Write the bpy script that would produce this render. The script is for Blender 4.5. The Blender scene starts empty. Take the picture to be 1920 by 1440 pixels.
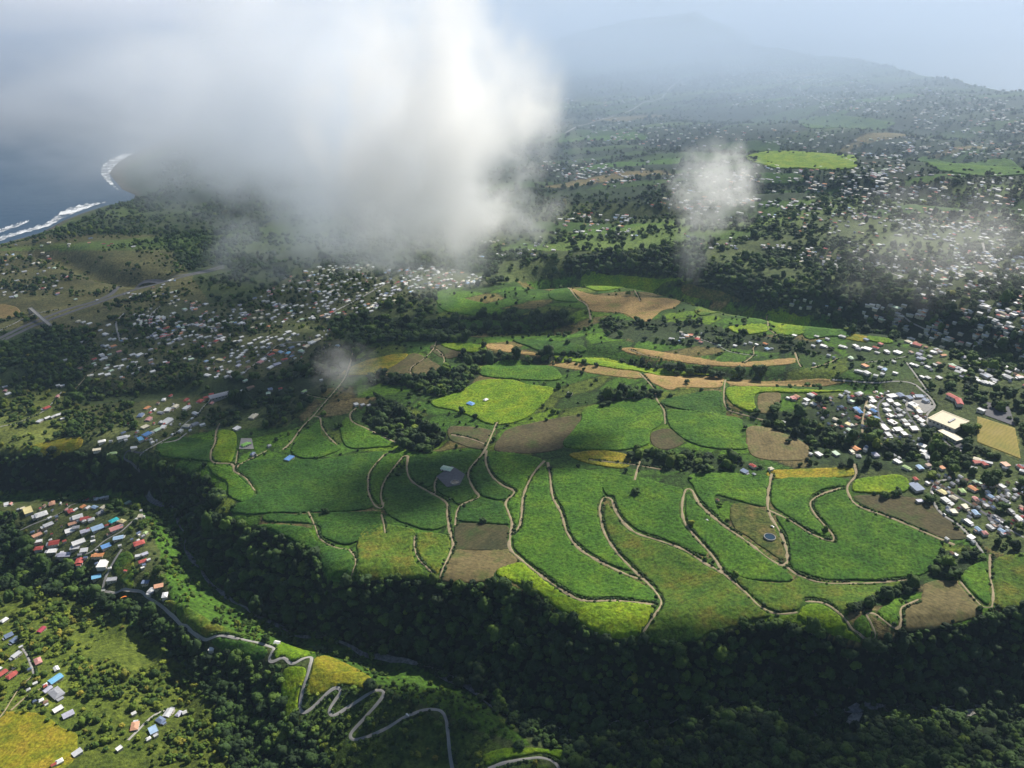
import bpy, math, random
import numpy as np
from mathutils import Vector, Matrix
R = math.radians
random.seed(7); rng = np.random.default_rng(7)
S = bpy.context.scene
C = S.collection
# ------------------------------------------------------------------ camera, sky, sun
CAMZ, PITCH, F = 760.0, R(26.5), 1507.0
cd = bpy.data.cameras.new('camera'); cam = bpy.data.objects.new('camera', cd); C.objects.link(cam)
cam.location = (0, 0, CAMZ); cam.rotation_euler = (R(90) - PITCH, 0, 0)
cd.sensor_width = 36.0; cd.lens = 36.0 * F / 1920.0; cd.clip_start = 1.0; cd.clip_end = 150000.0
S.camera = cam
SUN_EL, SUN_AZ = R(41), R(38)             # azimuth measured from the view direction (+y) towards the right (+x)
sv = Vector((math.sin(SUN_AZ) * math.cos(SUN_EL), math.cos(SUN_AZ) * math.cos(SUN_EL), math.sin(SUN_EL)))
w = bpy.data.worlds.new('World'); S.world = w; w.use_nodes = True
nt = w.node_tree; bg = nt.nodes['Background']; sky = nt.nodes.new('ShaderNodeTexSky')
sky.sky_type = 'NISHITA'; sky.sun_disc = False; sky.sun_elevation = SUN_EL; sky.sun_rotation = SUN_AZ
sky.altitude = 700
nt.links.new(sky.outputs[0], bg.inputs[0]); bg.inputs[1].default_value = 0.055
sd = bpy.data.lights.new('sun', 'SUN'); sun = bpy.data.objects.new('sun', sd); C.objects.link(sun)
sd.energy = 5.0; sd.angle = R(0.5); sd.color = (1.0, 0.94, 0.84)
sun.rotation_euler = sv.to_track_quat('Z', 'Y').to_euler(); sun.location = sv * 3000
S.view_settings.view_transform = 'Standard'; S.view_settings.look = 'None'
S.view_settings.exposure = 0.4; S.view_settings.gamma = 1.0
S.render.engine = 'CYCLES'
cy = S.cycles
cy.max_bounces = 12; cy.diffuse_bounces = 2; cy.glossy_bounces = 1; cy.transmission_bounces = 1; cy.volume_bounces = 10
cy.volume_step_rate = 1.0; cy.volume_max_steps = 256
cy.use_denoising = True; cy.use_adaptive_sampling = True; cy.adaptive_threshold = 0.02
# ------------------------------------------------------------------ small helpers
def tag(o, label=None, cat=None, group=None, kind=None):
    if label: o['label'] = label
    if cat: o['category'] = cat
    if group: o['group'] = group
    if kind: o['kind'] = kind
    return o
def mesh_obj(name, verts, faces, mat, parent=None, cols=None, smooth=False):
    me = bpy.data.meshes.new(name)
    verts = np.asarray(verts, dtype=np.float32)
    if isinstance(faces, np.ndarray):
        n, k = faces.shape
        me.vertices.add(len(verts)); me.vertices.foreach_set('co', verts.ravel())
        me.loops.add(n * k); me.loops.foreach_set('vertex_index', faces.ravel().astype(np.int32))
        me.polygons.add(n); me.polygons.foreach_set('loop_start', np.arange(0, n * k, k, dtype=np.int32))
        me.polygons.foreach_set('loop_total', np.full(n, k, dtype=np.int32))
        me.update(calc_edges=True)
    else:
        me.from_pydata([tuple(map(float, v)) for v in verts], [], faces); me.update()
    if cols is not None:
        a = me.color_attributes.new('Col', 'FLOAT_COLOR', 'POINT')
        c4 = np.ones((len(verts), 4), dtype=np.float32); c4[:, :cols.shape[1]] = cols
        a.data.foreach_set('color', c4.ravel())
    if smooth: me.polygons.foreach_set('use_smooth', np.ones(len(me.polygons), dtype=bool))
    for m in (mat if isinstance(mat, (list, tuple)) else [mat]): me.materials.append(m)
    o = bpy.data.objects.new(name, me); C.objects.link(o)
    if parent: o.parent = parent
    return o
def empty(name, loc, rz=0):
    o = bpy.data.objects.new(name, None); C.objects.link(o); o.location = loc; o.rotation_euler = (0, 0, rz)
    o.empty_display_size = 2; return o
def lat(ix, iy, seed):
    h = (ix.astype(np.int64) * 374761393 + iy.astype(np.int64) * 668265263 + seed * 2246822519) & 0xffffffff
    h = ((h ^ (h >> 13)) * 1274126177) & 0xffffffff
    return ((h ^ (h >> 16)) & 0xffff) / 65535.0 * 2 - 1
def vn(x, y, s, seed=0):
    x = np.asarray(x, float) / s; y = np.asarray(y, float) / s
    ix = np.floor(x); iy = np.floor(y); fx = x - ix; fy = y - iy
    fx = fx * fx * (3 - 2 * fx); fy = fy * fy * (3 - 2 * fy)
    a = lat(ix, iy, seed); b = lat(ix + 1, iy, seed); c = lat(ix, iy + 1, seed); d = lat(ix + 1, iy + 1, seed)
    return (a * (1 - fx) + b * fx) * (1 - fy) + (c * (1 - fx) + d * fx) * fy
def fbm(x, y, s, seed=0, o=4):
    t = 0; a = 1.0; tot = 0
    for i in range(o): t = t + a * vn(x, y, s / 2 ** i, seed + i * 17); tot += a; a *= .5
    return t / tot
cp, sp = math.cos(PITCH), math.sin(PITCH)
def ray(px, py):                          # view directions of photograph points (1920 x 1440)
    a = (np.asarray(px, float) - 960) / F; b = (720 - np.asarray(py, float)) / F
    return a, cp + b * sp, -sp + b * cp
def proj(x, y, z):
    dz = z - CAMZ; dep = y * cp - dz * sp; up = y * sp + dz * cp
    dep = np.maximum(dep, 1.0)
    return 960 + F * x / dep, 720 - F * up / dep
SLOPE = 0.09
def onplane(px, py, d):                   # where a line of sight meets the tilted base plane z = SLOPE x + d
    rx, ry, rz = ray(px, py); t = (d - CAMZ) / (rz - SLOPE * rx); return rx * t, ry * t
# ------------------------------------------------------------------ land form
SEA = -260.0
RIM = [(-250,850),(0,857),(90,850),(180,852),(262,868),(330,880),(400,905),(425,932),(400,960),(440,985),(480,987),(520,1003),(590,1042),(610,1082),(650,1090),(690,1088),(740,1084),(790,1090),(850,1093),(935,1093),(1000,1112),(1050,1152),(1090,1182),(1140,1200),(1200,1205),(1300,1205),(1335,1190),(1400,1172),(1480,1166),(1530,1182),(1610,1216),(1650,1203),(1700,1182),(1830,1165),(1870,1147),(1920,1142),(2200,1140)]
FLOOR = [(-250,928,-62),(-100,922,-60),(0,918,-58),(100,917,-60),(200,921,-60),(280,930,-62),(330,965,-66),(352,1032,-72),(402,1100,-78),(450,1140,-80),(560,1185,-80),(680,1215,-80),(760,1240,-82),(850,1275,-86),(895,1305,-88),(960,1350,-90),(1060,1370,-90),(1180,1362,-88),(1300,1358,-86),(1420,1345,-84),(1600,1345,-84),(1680,1332,-84),(1760,1333,-84),(1840,1338,-84),(1920,1348,-84),(2200,1360,-84)]
def dens(pts, n=3):
    out = []
    for a, b in zip(pts[:-1], pts[1:]):
        for k in range(n):
            t = k / n; out.append(tuple(a[i] * (1 - t) + b[i] * t for i in range(len(a))))
    return out + [pts[-1]]
CTRL = dens([(p[0], p[1], 0) for p in RIM], 3) + dens(FLOOR, 3)
CREST = [(-200,950,-36),(0,942,-36),(100,938,-36),(200,934,-34),(262,950,-30),(288,1000,-28),(300,1060,-28),(318,1110,-28),(350,1158,-28),(400,1186,-30),(450,1200,-30),(510,1210,-30),(590,1228,-32),(660,1256,-36),(740,1288,-44),(830,1322,-54),(900,1362,-66),(1000,1415,-72),(1060,1460,-72)]
CTRL += dens(CREST, 2)
CTRL += dens([(-200,1025,-66),(0,1050,-68),(100,1080,-70),(200,1118,-70),(270,1152,-72),(330,1205,-74),(390,1268,-76),(450,1338,-80),(520,1400,-84),(600,1460,-88),(700,1540,-92)], 2)
CTRL += [(60,1000,-42),(150,990,-36),(220,1020,-32),(230,1090,-36),(140,1045,-44),(30,985,-46),(480,1240,-46),(440,1215,-38),(560,1300,-48),(570,1340,-58),(640,1300,-46),(650,1350,-62),(720,1340,-58),(760,1390,-70),(850,1410,-74),(930,1440,-76),(660,1410,-76),
 (0,1140,-52),(100,1180,-44),(0,1230,-38),(100,1270,-34),(200,1230,-46),(250,1300,-50),(0,1330,-26),(120,1340,-32),(0,1430,-18),(150,1430,-30),(260,1400,-46),(330,1350,-56),(400,1420,-60),(-200,1200,-40),(-200,1400,-20),(0,1600,0),(300,1600,-20),
 (1150,1400,-70),(1290,1325,-56),(1340,1322,-54),(1400,1345,-60),(1450,1390,-52),(1300,1400,-52),(1200,1440,-56),(1600,1375,-66),(1650,1360,-70),(1760,1360,-62),(1850,1375,-60),(1600,1430,-44),(1750,1420,-40),(1920,1420,-40),(1400,1440,-46),(1000,1500,-60),(1200,1600,-20),(1500,1600,-10),(1800,1600,0),(2200,1500,-10),(900,1700,-20)]
for py in (130,170,220,280,350,430,520,620,700,780,840):
    for px in range(-300, 2300, 160):
        if py < 500 and px < 300: continue
        if py < 200 and px > 1500: continue
        if py > 800 and px < 500: continue
        CTRL.append((px, py, 0))
for py in (900,960,1040,1110): CTRL += [(px, py, 0) for px in range(560 if py < 1000 else 1000, 2200, 130) if py < 1100 or px > 1100]
CTRL += [(650,1030,0),(750,1040,0),(850,1040,0),(950,1060,0),(500,900,0),(350,840,0),(100,820,0),(-200,800,0)]
cx, cyy, cr = [], [], []
for px, py, d in CTRL:
    x, y = onplane(px, py, d); cx.append(float(x)); cyy.append(float(y)); cr.append(d)
# coast: water line on the left and round the far point
COAST = [(-500,560),(-250,515),(-100,478),(0,457),(40,446),(75,436),(120,412),(160,397),(196,386),(225,383),(246,378),(252,366),(228,356),(214,340),(200,326),(212,306),(240,290),(300,262),(400,222),(560,160),(720,118),(900,86),(1060,72),(1150,67),(1240,69),(1300,68)]
def onz(px, py, z):
    rx, ry, rz = ray(px, py); t = (z - CAMZ) / rz; return rx * t, ry * t
co = [tuple(map(float, onz(px, py, SEA))) for px, py in COAST]
CREST2 = [(1300,68),(1400,80),(1500,96),(1545,100),(1700,134),(1810,152),(1920,172),(2080,200),(2300,240)]
cr2 = [tuple(map(float, onplane(px, py, 0))) for px, py in CREST2]
cr2 = [co[-1]] + cr2
cx = np.array(cx); cyy = np.array(cyy); cr = np.array(cr, float)
def phi(d): return d
D = np.sqrt((cx[:, None] - cx[None]) ** 2 + (cyy[:, None] - cyy[None]) ** 2 + 16)
n = len(cx); A = np.zeros((n + 1, n + 1)); A[:n, :n] = D - np.eye(n) * 0.5; A[:n, n] = 1; A[n, :n] = 1
wts = np.linalg.solve(A, np.append(cr, 0))
def rbf(x, y):
    sh = x.shape; x = x.ravel(); y = y.ravel(); out = np.empty(len(x))
    for i in range(0, len(x), 20000):
        d = np.sqrt((x[i:i+20000, None] - cx) ** 2 + (y[i:i+20000, None] - cyy) ** 2 + 16)
        out[i:i+20000] = d @ wts[:n] + wts[n]
    return out.reshape(sh)
def seg_dist(x, y, pts):
    best = np.full(x.shape, 1e12)
    for (x0, y0), (x1, y1) in zip(pts[:-1], pts[1:]):
        dx, dy = x1 - x0, y1 - y0; L = dx * dx + dy * dy + 1e-9
        t = np.clip(((x - x0) * dx + (y - y0) * dy) / L, 0, 1)
        best = np.minimum(best, (x - x0 - t * dx) ** 2 + (y - y0 - t * dy) ** 2)
    return np.sqrt(best)
def inpoly(x, y, poly):
    r = np.zeros(x.shape, bool); q = poly + [poly[0]]
    for (x0, y0), (x1, y1) in zip(q[:-1], q[1:]):
        if y0 == y1: continue
        c = ((y0 > y) != (y1 > y)) & (x < (x1 - x0) * (y - y0) / (y1 - y0) + x0); r ^= c
    return r
LAND = co + cr2 + [(9000, 4000), (9000, -3000), (-9000, -3000), (-9000, co[0][1] - 600)]
RAV = [([(1030,508),(1120,503),(1220,508),(1300,524),(1380,548),(1480,562),(1600,568),(1700,580),(1800,606),(1920,640),(2100,680)], 92, 80),
 ([(850,668),(950,675),(1030,672),(1100,660),(1180,675),(1240,692),(1330,698),(1450,705),(1560,712),(1640,722)], 16, 26),
 ([(1130,395),(1200,392),(1290,388),(1400,392)], 50, 90), ([(1380,345),(1500,342),(1620,350),(1750,362),(1950,380)], 46, 90),
 ([(1280,262),(1450,262),(1600,268),(1800,282),(1950,290)], 70, 150), ([(1330,212),(1500,214),(1700,228),(1900,250)], 60, 180),
 ([(1480,590),(1560,600),(1660,608),(1760,622),(1850,648)], 24, 34), ([(60,470),(100,468),(140,484),(200,508),(280,520)], 52, 55),
 ([(600,600),(700,605),(800,610),(900,612),(1000,612),(1060,610)], 22, 40), ([(-50,715),(100,720),(220,735),(330,730),(420,745),(500,740)], 16, 40),
 ([(700,780),(760,800),(820,830)], 12, 24), ([(1360,772),(1450,790),(1560,830),(1640,850),(1760,850)], 8, 22), ([(1440,470),(1560,485),(1700,500)], 20, 50)]
def height(x, y, coarse):
    cg = np.where(coarse < -6, -95 * (np.clip(-coarse, 0, 140) / 95) ** .78, coarse); z = SLOPE * x + cg
    for pts, dep, wd in RAV:
        P = [tuple(map(float, onplane(a, b, 0))) for a, b in pts]
        d = seg_dist(x, y, P); z = z - dep * np.exp(-(d / wd) ** 2)
    far = np.clip((y - 500) / 1500, .6, 4)
    z = z + 7 * fbm(x, y, 260, 3, 4) * far + np.where(y > 3000, 14 * fbm(x, y, 900, 9, 3), 0)
    gor = np.clip((-coarse - 48) / 25.0, 0, 1)
    z = z + gor * (11 * fbm(x, y, 60, 5, 3) + 8 * (1 - 2 * np.abs(vn(x + .3 * y, y * .25, 55, 8))))
    d = seg_dist(x, y, co + cr2); ins = inpoly(x, y, LAND)
    sdv = np.where(ins, d, -d)
    t = np.clip(sdv / (330.0 + np.clip(y - 4500, 0, 1e5) * .45), 0, 1); t = t ** .85
    zl = np.maximum(z, SEA + 12)
    # landward side rises from the water line, seaward side drops below it
    z = z - np.clip(y - 7000, 0, 1e5) * .010
    zl = np.maximum(z, SEA + 12)
    nearcoast = (seg_dist(x, y, co) < seg_dist(x, y, cr2))
    zin = np.where(nearcoast, SEA - 2 + (zl - SEA + 2) * t, z)
    zout = np.where(nearcoast, SEA - 4 - np.clip(-sdv, 0, 400) * .2, z - np.clip(-sdv, 0, 1e5) * .5)
    return np.maximum(np.where(ins, zin, zout), SEA - 90)
Y0, OFF, NR, NC, UM = 300.0, 400.0, 1150, 1050, 0.95
L0, L1 = math.log(Y0 + OFF), math.log(28000 + OFF)
uu = np.linspace(-UM, UM, NC); vv = np.linspace(L0, L1, NR)
uc = np.linspace(-UM, UM, 263); vc = np.linspace(L0, L1, 288)
sc = np.exp(vc)[:, None]; CO = rbf(uc[None] * sc, np.broadcast_to(sc - OFF, (288, 263)).copy())
def bil(Z, fu, fv):
    r, c = Z.shape; fu = np.clip(fu, 0, 1) * (c - 1); fv = np.clip(fv, 0, 1) * (r - 1)
    i = np.minimum(fu.astype(int), c - 2); j = np.minimum(fv.astype(int), r - 2); a = fu - i; b = fv - j
    return (Z[j, i] * (1 - a) + Z[j, i + 1] * a) * (1 - b) + (Z[j + 1, i] * (1 - a) + Z[j + 1, i + 1] * a) * b
gu, gv = np.meshgrid((uu + UM) / (2 * UM), (vv - L0) / (L1 - L0))
co_f = bil(CO, gu, gv)
sc = np.exp(vv)[:, None]; GX = uu[None] * sc; GY = np.broadcast_to(sc - OFF, GX.shape).copy()
GZ = height(GX, GY, co_f)
def hz(x, y):
    x = np.asarray(x, float); y = np.asarray(y, float); s = np.maximum(y + OFF, 1)
    return bil(GZ, (x / s + UM) / (2 * UM), (np.log(s) - L0) / (L1 - L0))
TT = np.exp(np.linspace(math.log(500), math.log(32000), 2200))
def ground(px, py):                       # first point of the land a line of sight meets
    px = np.atleast_1d(np.asarray(px, float)); py = np.atleast_1d(np.asarray(py, float)); X, Y, Z = [], [], []
    for i in range(0, len(px), 400):
        a, b, c = ray(px[i:i+400], py[i:i+400])
        x = a[:, None] * TT; y = b[:, None] * TT; z = CAMZ + c[:, None] * TT
        g = z - hz(x, y); k = np.argmax(g < 0, axis=1); k = np.where(g.min(axis=1) < 0, np.maximum(k, 1), len(TT) - 1)
        r = np.arange(len(k)); g0 = g[r, k - 1]; g1 = g[r, k]; f = np.clip(g0 / (g0 - g1 + 1e-9), 0, 1)
        t = TT[k - 1] * (1 - f) + TT[k] * f
        X.append(a * t); Y.append(b * t)
    X = np.concatenate(X); Y = np.concatenate(Y); return X, Y, hz(X, Y)
def smooth_line(pts, step=5.0, closed=False):
    P = np.array(pts, float); out = []
    Q = np.vstack([P[-1:], P, P[:2]]) if closed else np.vstack([2 * P[0] - P[1], P, 2 * P[-1] - P[-2]])
    for i in range(1, len(Q) - 2):
        p0, p1, p2, p3 = Q[i-1], Q[i], Q[i+1], Q[i+2]; m = max(2, int(np.linalg.norm(p2[:2] - p1[:2]) / step))
        t = (np.arange(m) / m)[:, None]
        out.append(.5 * ((2*p1) + (-p0+p2)*t + (2*p0-5*p1+4*p2-p3)*t**2 + (-p0+3*p1-3*p2+p3)*t**3))
    if not closed: out.append(P[-1:])
    return np.vstack(out)
# ------------------------------------------------------------------ materials
def newmat(name, rough=.9):
    m = bpy.data.materials.new(name); m.use_nodes = True; N = m.node_tree; b = N.nodes['Principled BSDF']
    b.inputs['Roughness'].default_value = rough; b.inputs['Specular IOR Level'].default_value = .2
    return m, N, b
def noise(N, scale, detail=4, vec=None, rough=.6):
    t = N.nodes.new('ShaderNodeTexNoise'); t.inputs['Scale'].default_value = scale; t.inputs['Detail'].default_value = detail
    t.inputs['Roughness'].default_value = rough
    if vec is not None: N.links.new(vec, t.inputs['Vector'])
    return t
def ramp(N, fac, stops):
    r = N.nodes.new('ShaderNodeValToRGB'); e = r.color_ramp.elements
    while len(e) < len(stops): e.new(.5)
    for k, (p, c) in enumerate(stops): e[k].position = p; e[k].color = (*c, 1)
    N.links.new(fac, r.inputs[0]); return r
def mul(N, a, b, fac=1.0, mode='MULTIPLY'):
    x = N.nodes.new('ShaderNodeMix'); x.data_type = 'RGBA'; x.blend_type = mode; x.inputs[0].default_value = fac
    N.links.new(a, x.inputs[6]); N.links.new(b, x.inputs[7]); return x.outputs[2]
def bump(N, b, h, dist, strength=1.0):
    u = N.nodes.new('ShaderNodeBump'); u.inputs['Distance'].default_value = dist; u.inputs['Strength'].default_value = strength
    N.links.new(h, u.inputs['Height']); N.links.new(u.outputs[0], b.inputs['Normal'])
def m_land():
    m, N, b = newmat('land_cover'); g = N.nodes.new('ShaderNodeNewGeometry'); a = N.nodes.new('ShaderNodeAttribute'); a.attribute_name = 'Col'
    n1 = noise(N, .16, 5, g.outputs['Position']); r1 = ramp(N, n1.outputs[0], [(.3, (.35,.38,.35)), (.72, (1.75,1.7,1.5))])
    n2 = noise(N, .02, 5, g.outputs['Position']); r2 = ramp(N, n2.outputs[0], [(.3, (.7,.78,.7)), (.7, (1.3,1.2,1.1))])
    c = mul(N, a.outputs['Color'], r1.outputs[0]); c = mul(N, c, r2.outputs[0]); N.links.new(c, b.inputs['Base Color'])
    n3 = noise(N, .3, 4, g.outputs['Position']); bump(N, b, n3.outputs[0], 3.0, .8); return m
def m_plain(name, col, rough=.85, var=.25, scale=.4, metal=0.0, bmp=0.0):
    m, N, b = newmat(name, rough); g = N.nodes.new('ShaderNodeNewGeometry')
    n1 = noise(N, scale, 4, g.outputs['Position'])
    lo = tuple(max(0, x * (1 - var)) for x in col); hi = tuple(x * (1 + var) for x in col)
    r = ramp(N, n1.outputs[0], [(.3, lo), (.7, hi)]); N.links.new(r.outputs[0], b.inputs['Base Color'])
    b.inputs['Metallic'].default_value = metal
    if bmp: bump(N, b, noise(N, scale * 3, 3, g.outputs['Position']).outputs[0], bmp)
    return m
def m_field(name, cols, s=.03, fine=.35, contrast=(.5, 1.5), bmp=1.6):
    m, N, b = newmat(name); g = N.nodes.new('ShaderNodeNewGeometry'); oi = N.nodes.new('ShaderNodeObjectInfo')
    n1 = noise(N, s, 5, g.outputs['Position'], .65); k = len(cols)
    r = ramp(N, n1.outputs[0], [(.32 + .36 * i / max(1, k - 1), c) for i, c in enumerate(cols)])
    n2 = noise(N, fine, 4, g.outputs['Position'], .7); r2 = ramp(N, n2.outputs[0], [(.3, (contrast[0],) * 3), (.7, (contrast[1],) * 3)])
    vr = N.nodes.new('ShaderNodeVectorRotate'); vr.rotation_type = 'Z_AXIS'; N.links.new(g.outputs['Position'], vr.inputs['Vector']); an = N.nodes.new('ShaderNodeMath'); an.operation = 'MULTIPLY'; an.inputs[1].default_value = 9.0
    N.links.new(oi.outputs['Random'], an.inputs[0]); N.links.new(an.outputs[0], vr.inputs['Angle']); wv = N.nodes.new('ShaderNodeTexWave'); wv.inputs['Scale'].default_value = .055; wv.inputs['Distortion'].default_value = 9.0; wv.inputs['Detail'].default_value = 3; wv.inputs['Detail Scale'].default_value = .6
    N.links.new(vr.outputs[0], wv.inputs['Vector']); rw = ramp(N, wv.outputs['Fac'], [(.15, (.90,.90,.92)), (.6, (1.05,1.05,1.03))])
    c = mul(N, mul(N, r.outputs[0], r2.outputs[0]), rw.outputs[0])
    r3 = ramp(N, oi.outputs['Random'], [(0, (.8, .85, .8)), (1, (1.2, 1.12, 1.15))]); c = mul(N, c, r3.outputs[0])
    N.links.new(c, b.inputs['Base Color']); bump(N, b, n2.outputs[0], bmp); return m
M = {}
M['land'] = m_land()
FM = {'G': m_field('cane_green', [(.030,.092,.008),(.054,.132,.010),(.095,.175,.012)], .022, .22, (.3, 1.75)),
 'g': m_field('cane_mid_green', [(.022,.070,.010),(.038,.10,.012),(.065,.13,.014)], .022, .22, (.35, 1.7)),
 'Y': m_field('cane_yellow_green', [(.08,.17,.008),(.14,.235,.010),(.21,.27,.012)], .03, .22, (.4, 1.6)),
 'o': m_field('cane_olive', [(.036,.095,.010),(.075,.13,.012),(.13,.13,.018)], .03, .22, (.35, 1.7)),
 'y': m_field('grass_yellow', [(.10,.14,.010),(.22,.21,.014),(.30,.22,.024)], .04, .22, (.4, 1.6)),
 't': m_field('stubble_tan', [(.21,.16,.06),(.31,.215,.085),(.20,.19,.05)], .03, .2, (.6, 1.4), .5),
 'b': m_field('soil_brown', [(.10,.085,.035),(.165,.135,.06),(.09,.11,.03)], .03, .2, (.6, 1.4), .5),
 'd': m_field('soil_dark_and_shade', [(.05,.055,.025),(.088,.076,.036),(.05,.08,.02)], .02, .2, (.6, 1.4), .5),
 's': m_field('rough_grass', [(.05,.085,.015),(.10,.11,.025),(.15,.12,.04)], .05, .2, (.4, 1.6), 1.2),
 'p': m_field('pitch_grass', [(.20,.20,.05),(.25,.22,.06),(.28,.24,.08)], .03, .1, (.95, 1.05), .1)}
M['track'] = m_plain('track_earth', (.33,.27,.17), .95, .2, .2)
M['concrete'] = m_plain('road_concrete', (.33,.32,.30), .9, .12, .2)
M['asphalt'] = m_plain('road_asphalt', (.13,.13,.14), .9, .15, .2)
M['rock'] = m_plain('river_rock', (.22,.22,.23), .9, .6, .25, 0, 1.5)
M['pale_rock'] = m_plain('river_boulders_pale', (.42,.40,.36), .9, .6, .3, 0, 1.5)
M['foam'] = m_plain('sea_foam', (.80,.83,.85), .6, .15, .02); N = M['foam'].node_tree; tb = N.nodes.new('ShaderNodeBsdfTransparent'); mx = N.nodes.new('ShaderNodeMixShader'); g = N.nodes.new('ShaderNodeNewGeometry')
rr_ = ramp(N, noise(N, .012, 8, g.outputs['Position'], .75).outputs[0], [(.42, (0,0,0)), (.58, (1,1,1))]); N.links.new(rr_.outputs[0], mx.inputs[0]); N.links.new(tb.outputs[0], mx.inputs[1]); N.links.new(N.nodes['Principled BSDF'].outputs[0], mx.inputs[2]); N.links.new(mx.outputs[0], N.nodes['Material Output'].inputs['Surface'])
M['white_wall'] = m_plain('wall_white', (.62,.58,.52), .9, .12, .5)
M['cream_wall'] = m_plain('wall_cream', (.50,.44,.34), .9, .12, .5)
M['window'] = m_plain('window_dark', (.04,.05,.06), .3, .2, 1)
M['door'] = m_plain('door_brown', (.12,.07,.04), .7, .2, 1)
M['trunk'] = m_plain('bark', (.12,.09,.07), .95, .3, 1)
ROOF = {'white': (.78,.78,.76), 'grey-white': (.52,.53,.55), 'cream': (.72,.66,.50), 'yellow': (.68,.60,.30), 'red': (.44,.10,.085), 'dark red': (.32,.06,.05), 'pink': (.58,.28,.26),
 'peach': (.62,.34,.22), 'orange': (.60,.26,.11), 'brown': (.26,.16,.11), 'light blue': (.36,.50,.68), 'blue': (.14,.30,.60), 'sky blue': (.20,.48,.72), 'turquoise': (.04,.48,.52),
 'slate blue': (.16,.21,.32), 'grey': (.33,.34,.37), 'lilac grey': (.46,.46,.56), 'pale green': (.52,.66,.50), 'light green': (.46,.62,.28), 'lime green': (.30,.62,.14), 'crimson': (.38,.06,.09)}
RM = {k: m_plain('roof_' + k.replace(' ', '_').replace('-', '_'), v, .55, .14, .35) for k, v in ROOF.items()}
RM['cream_sheet'] = m_plain('roof_cream_sheet', (.60,.54,.38), .6, .1, .3)
def m_tree():
    m, N, b = newmat('tree_foliage', .8); a = N.nodes.new('ShaderNodeAttribute'); a.attribute_type = 'INSTANCER'; a.attribute_name = 'tone'
    oi = N.nodes.new('ShaderNodeObjectInfo')
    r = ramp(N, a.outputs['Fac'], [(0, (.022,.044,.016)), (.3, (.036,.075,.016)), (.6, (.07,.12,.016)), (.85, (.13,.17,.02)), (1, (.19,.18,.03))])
    r2 = ramp(N, oi.outputs['Random'], [(0, (.5,.55,.55)), (1, (1.55,1.45,1.35))]); c = mul(N, r.outputs[0], r2.outputs[0])
    g = N.nodes.new('ShaderNodeNewGeometry'); n1 = noise(N, .8, 3, g.outputs['Position']); r3 = ramp(N, n1.outputs[0], [(.3, (.6,.6,.6)), (.7, (1.4,1.4,1.3))])
    N.links.new(mul(N, c, r3.outputs[0]), b.inputs['Base Color']); return m
M['tree'] = m_tree()
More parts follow.
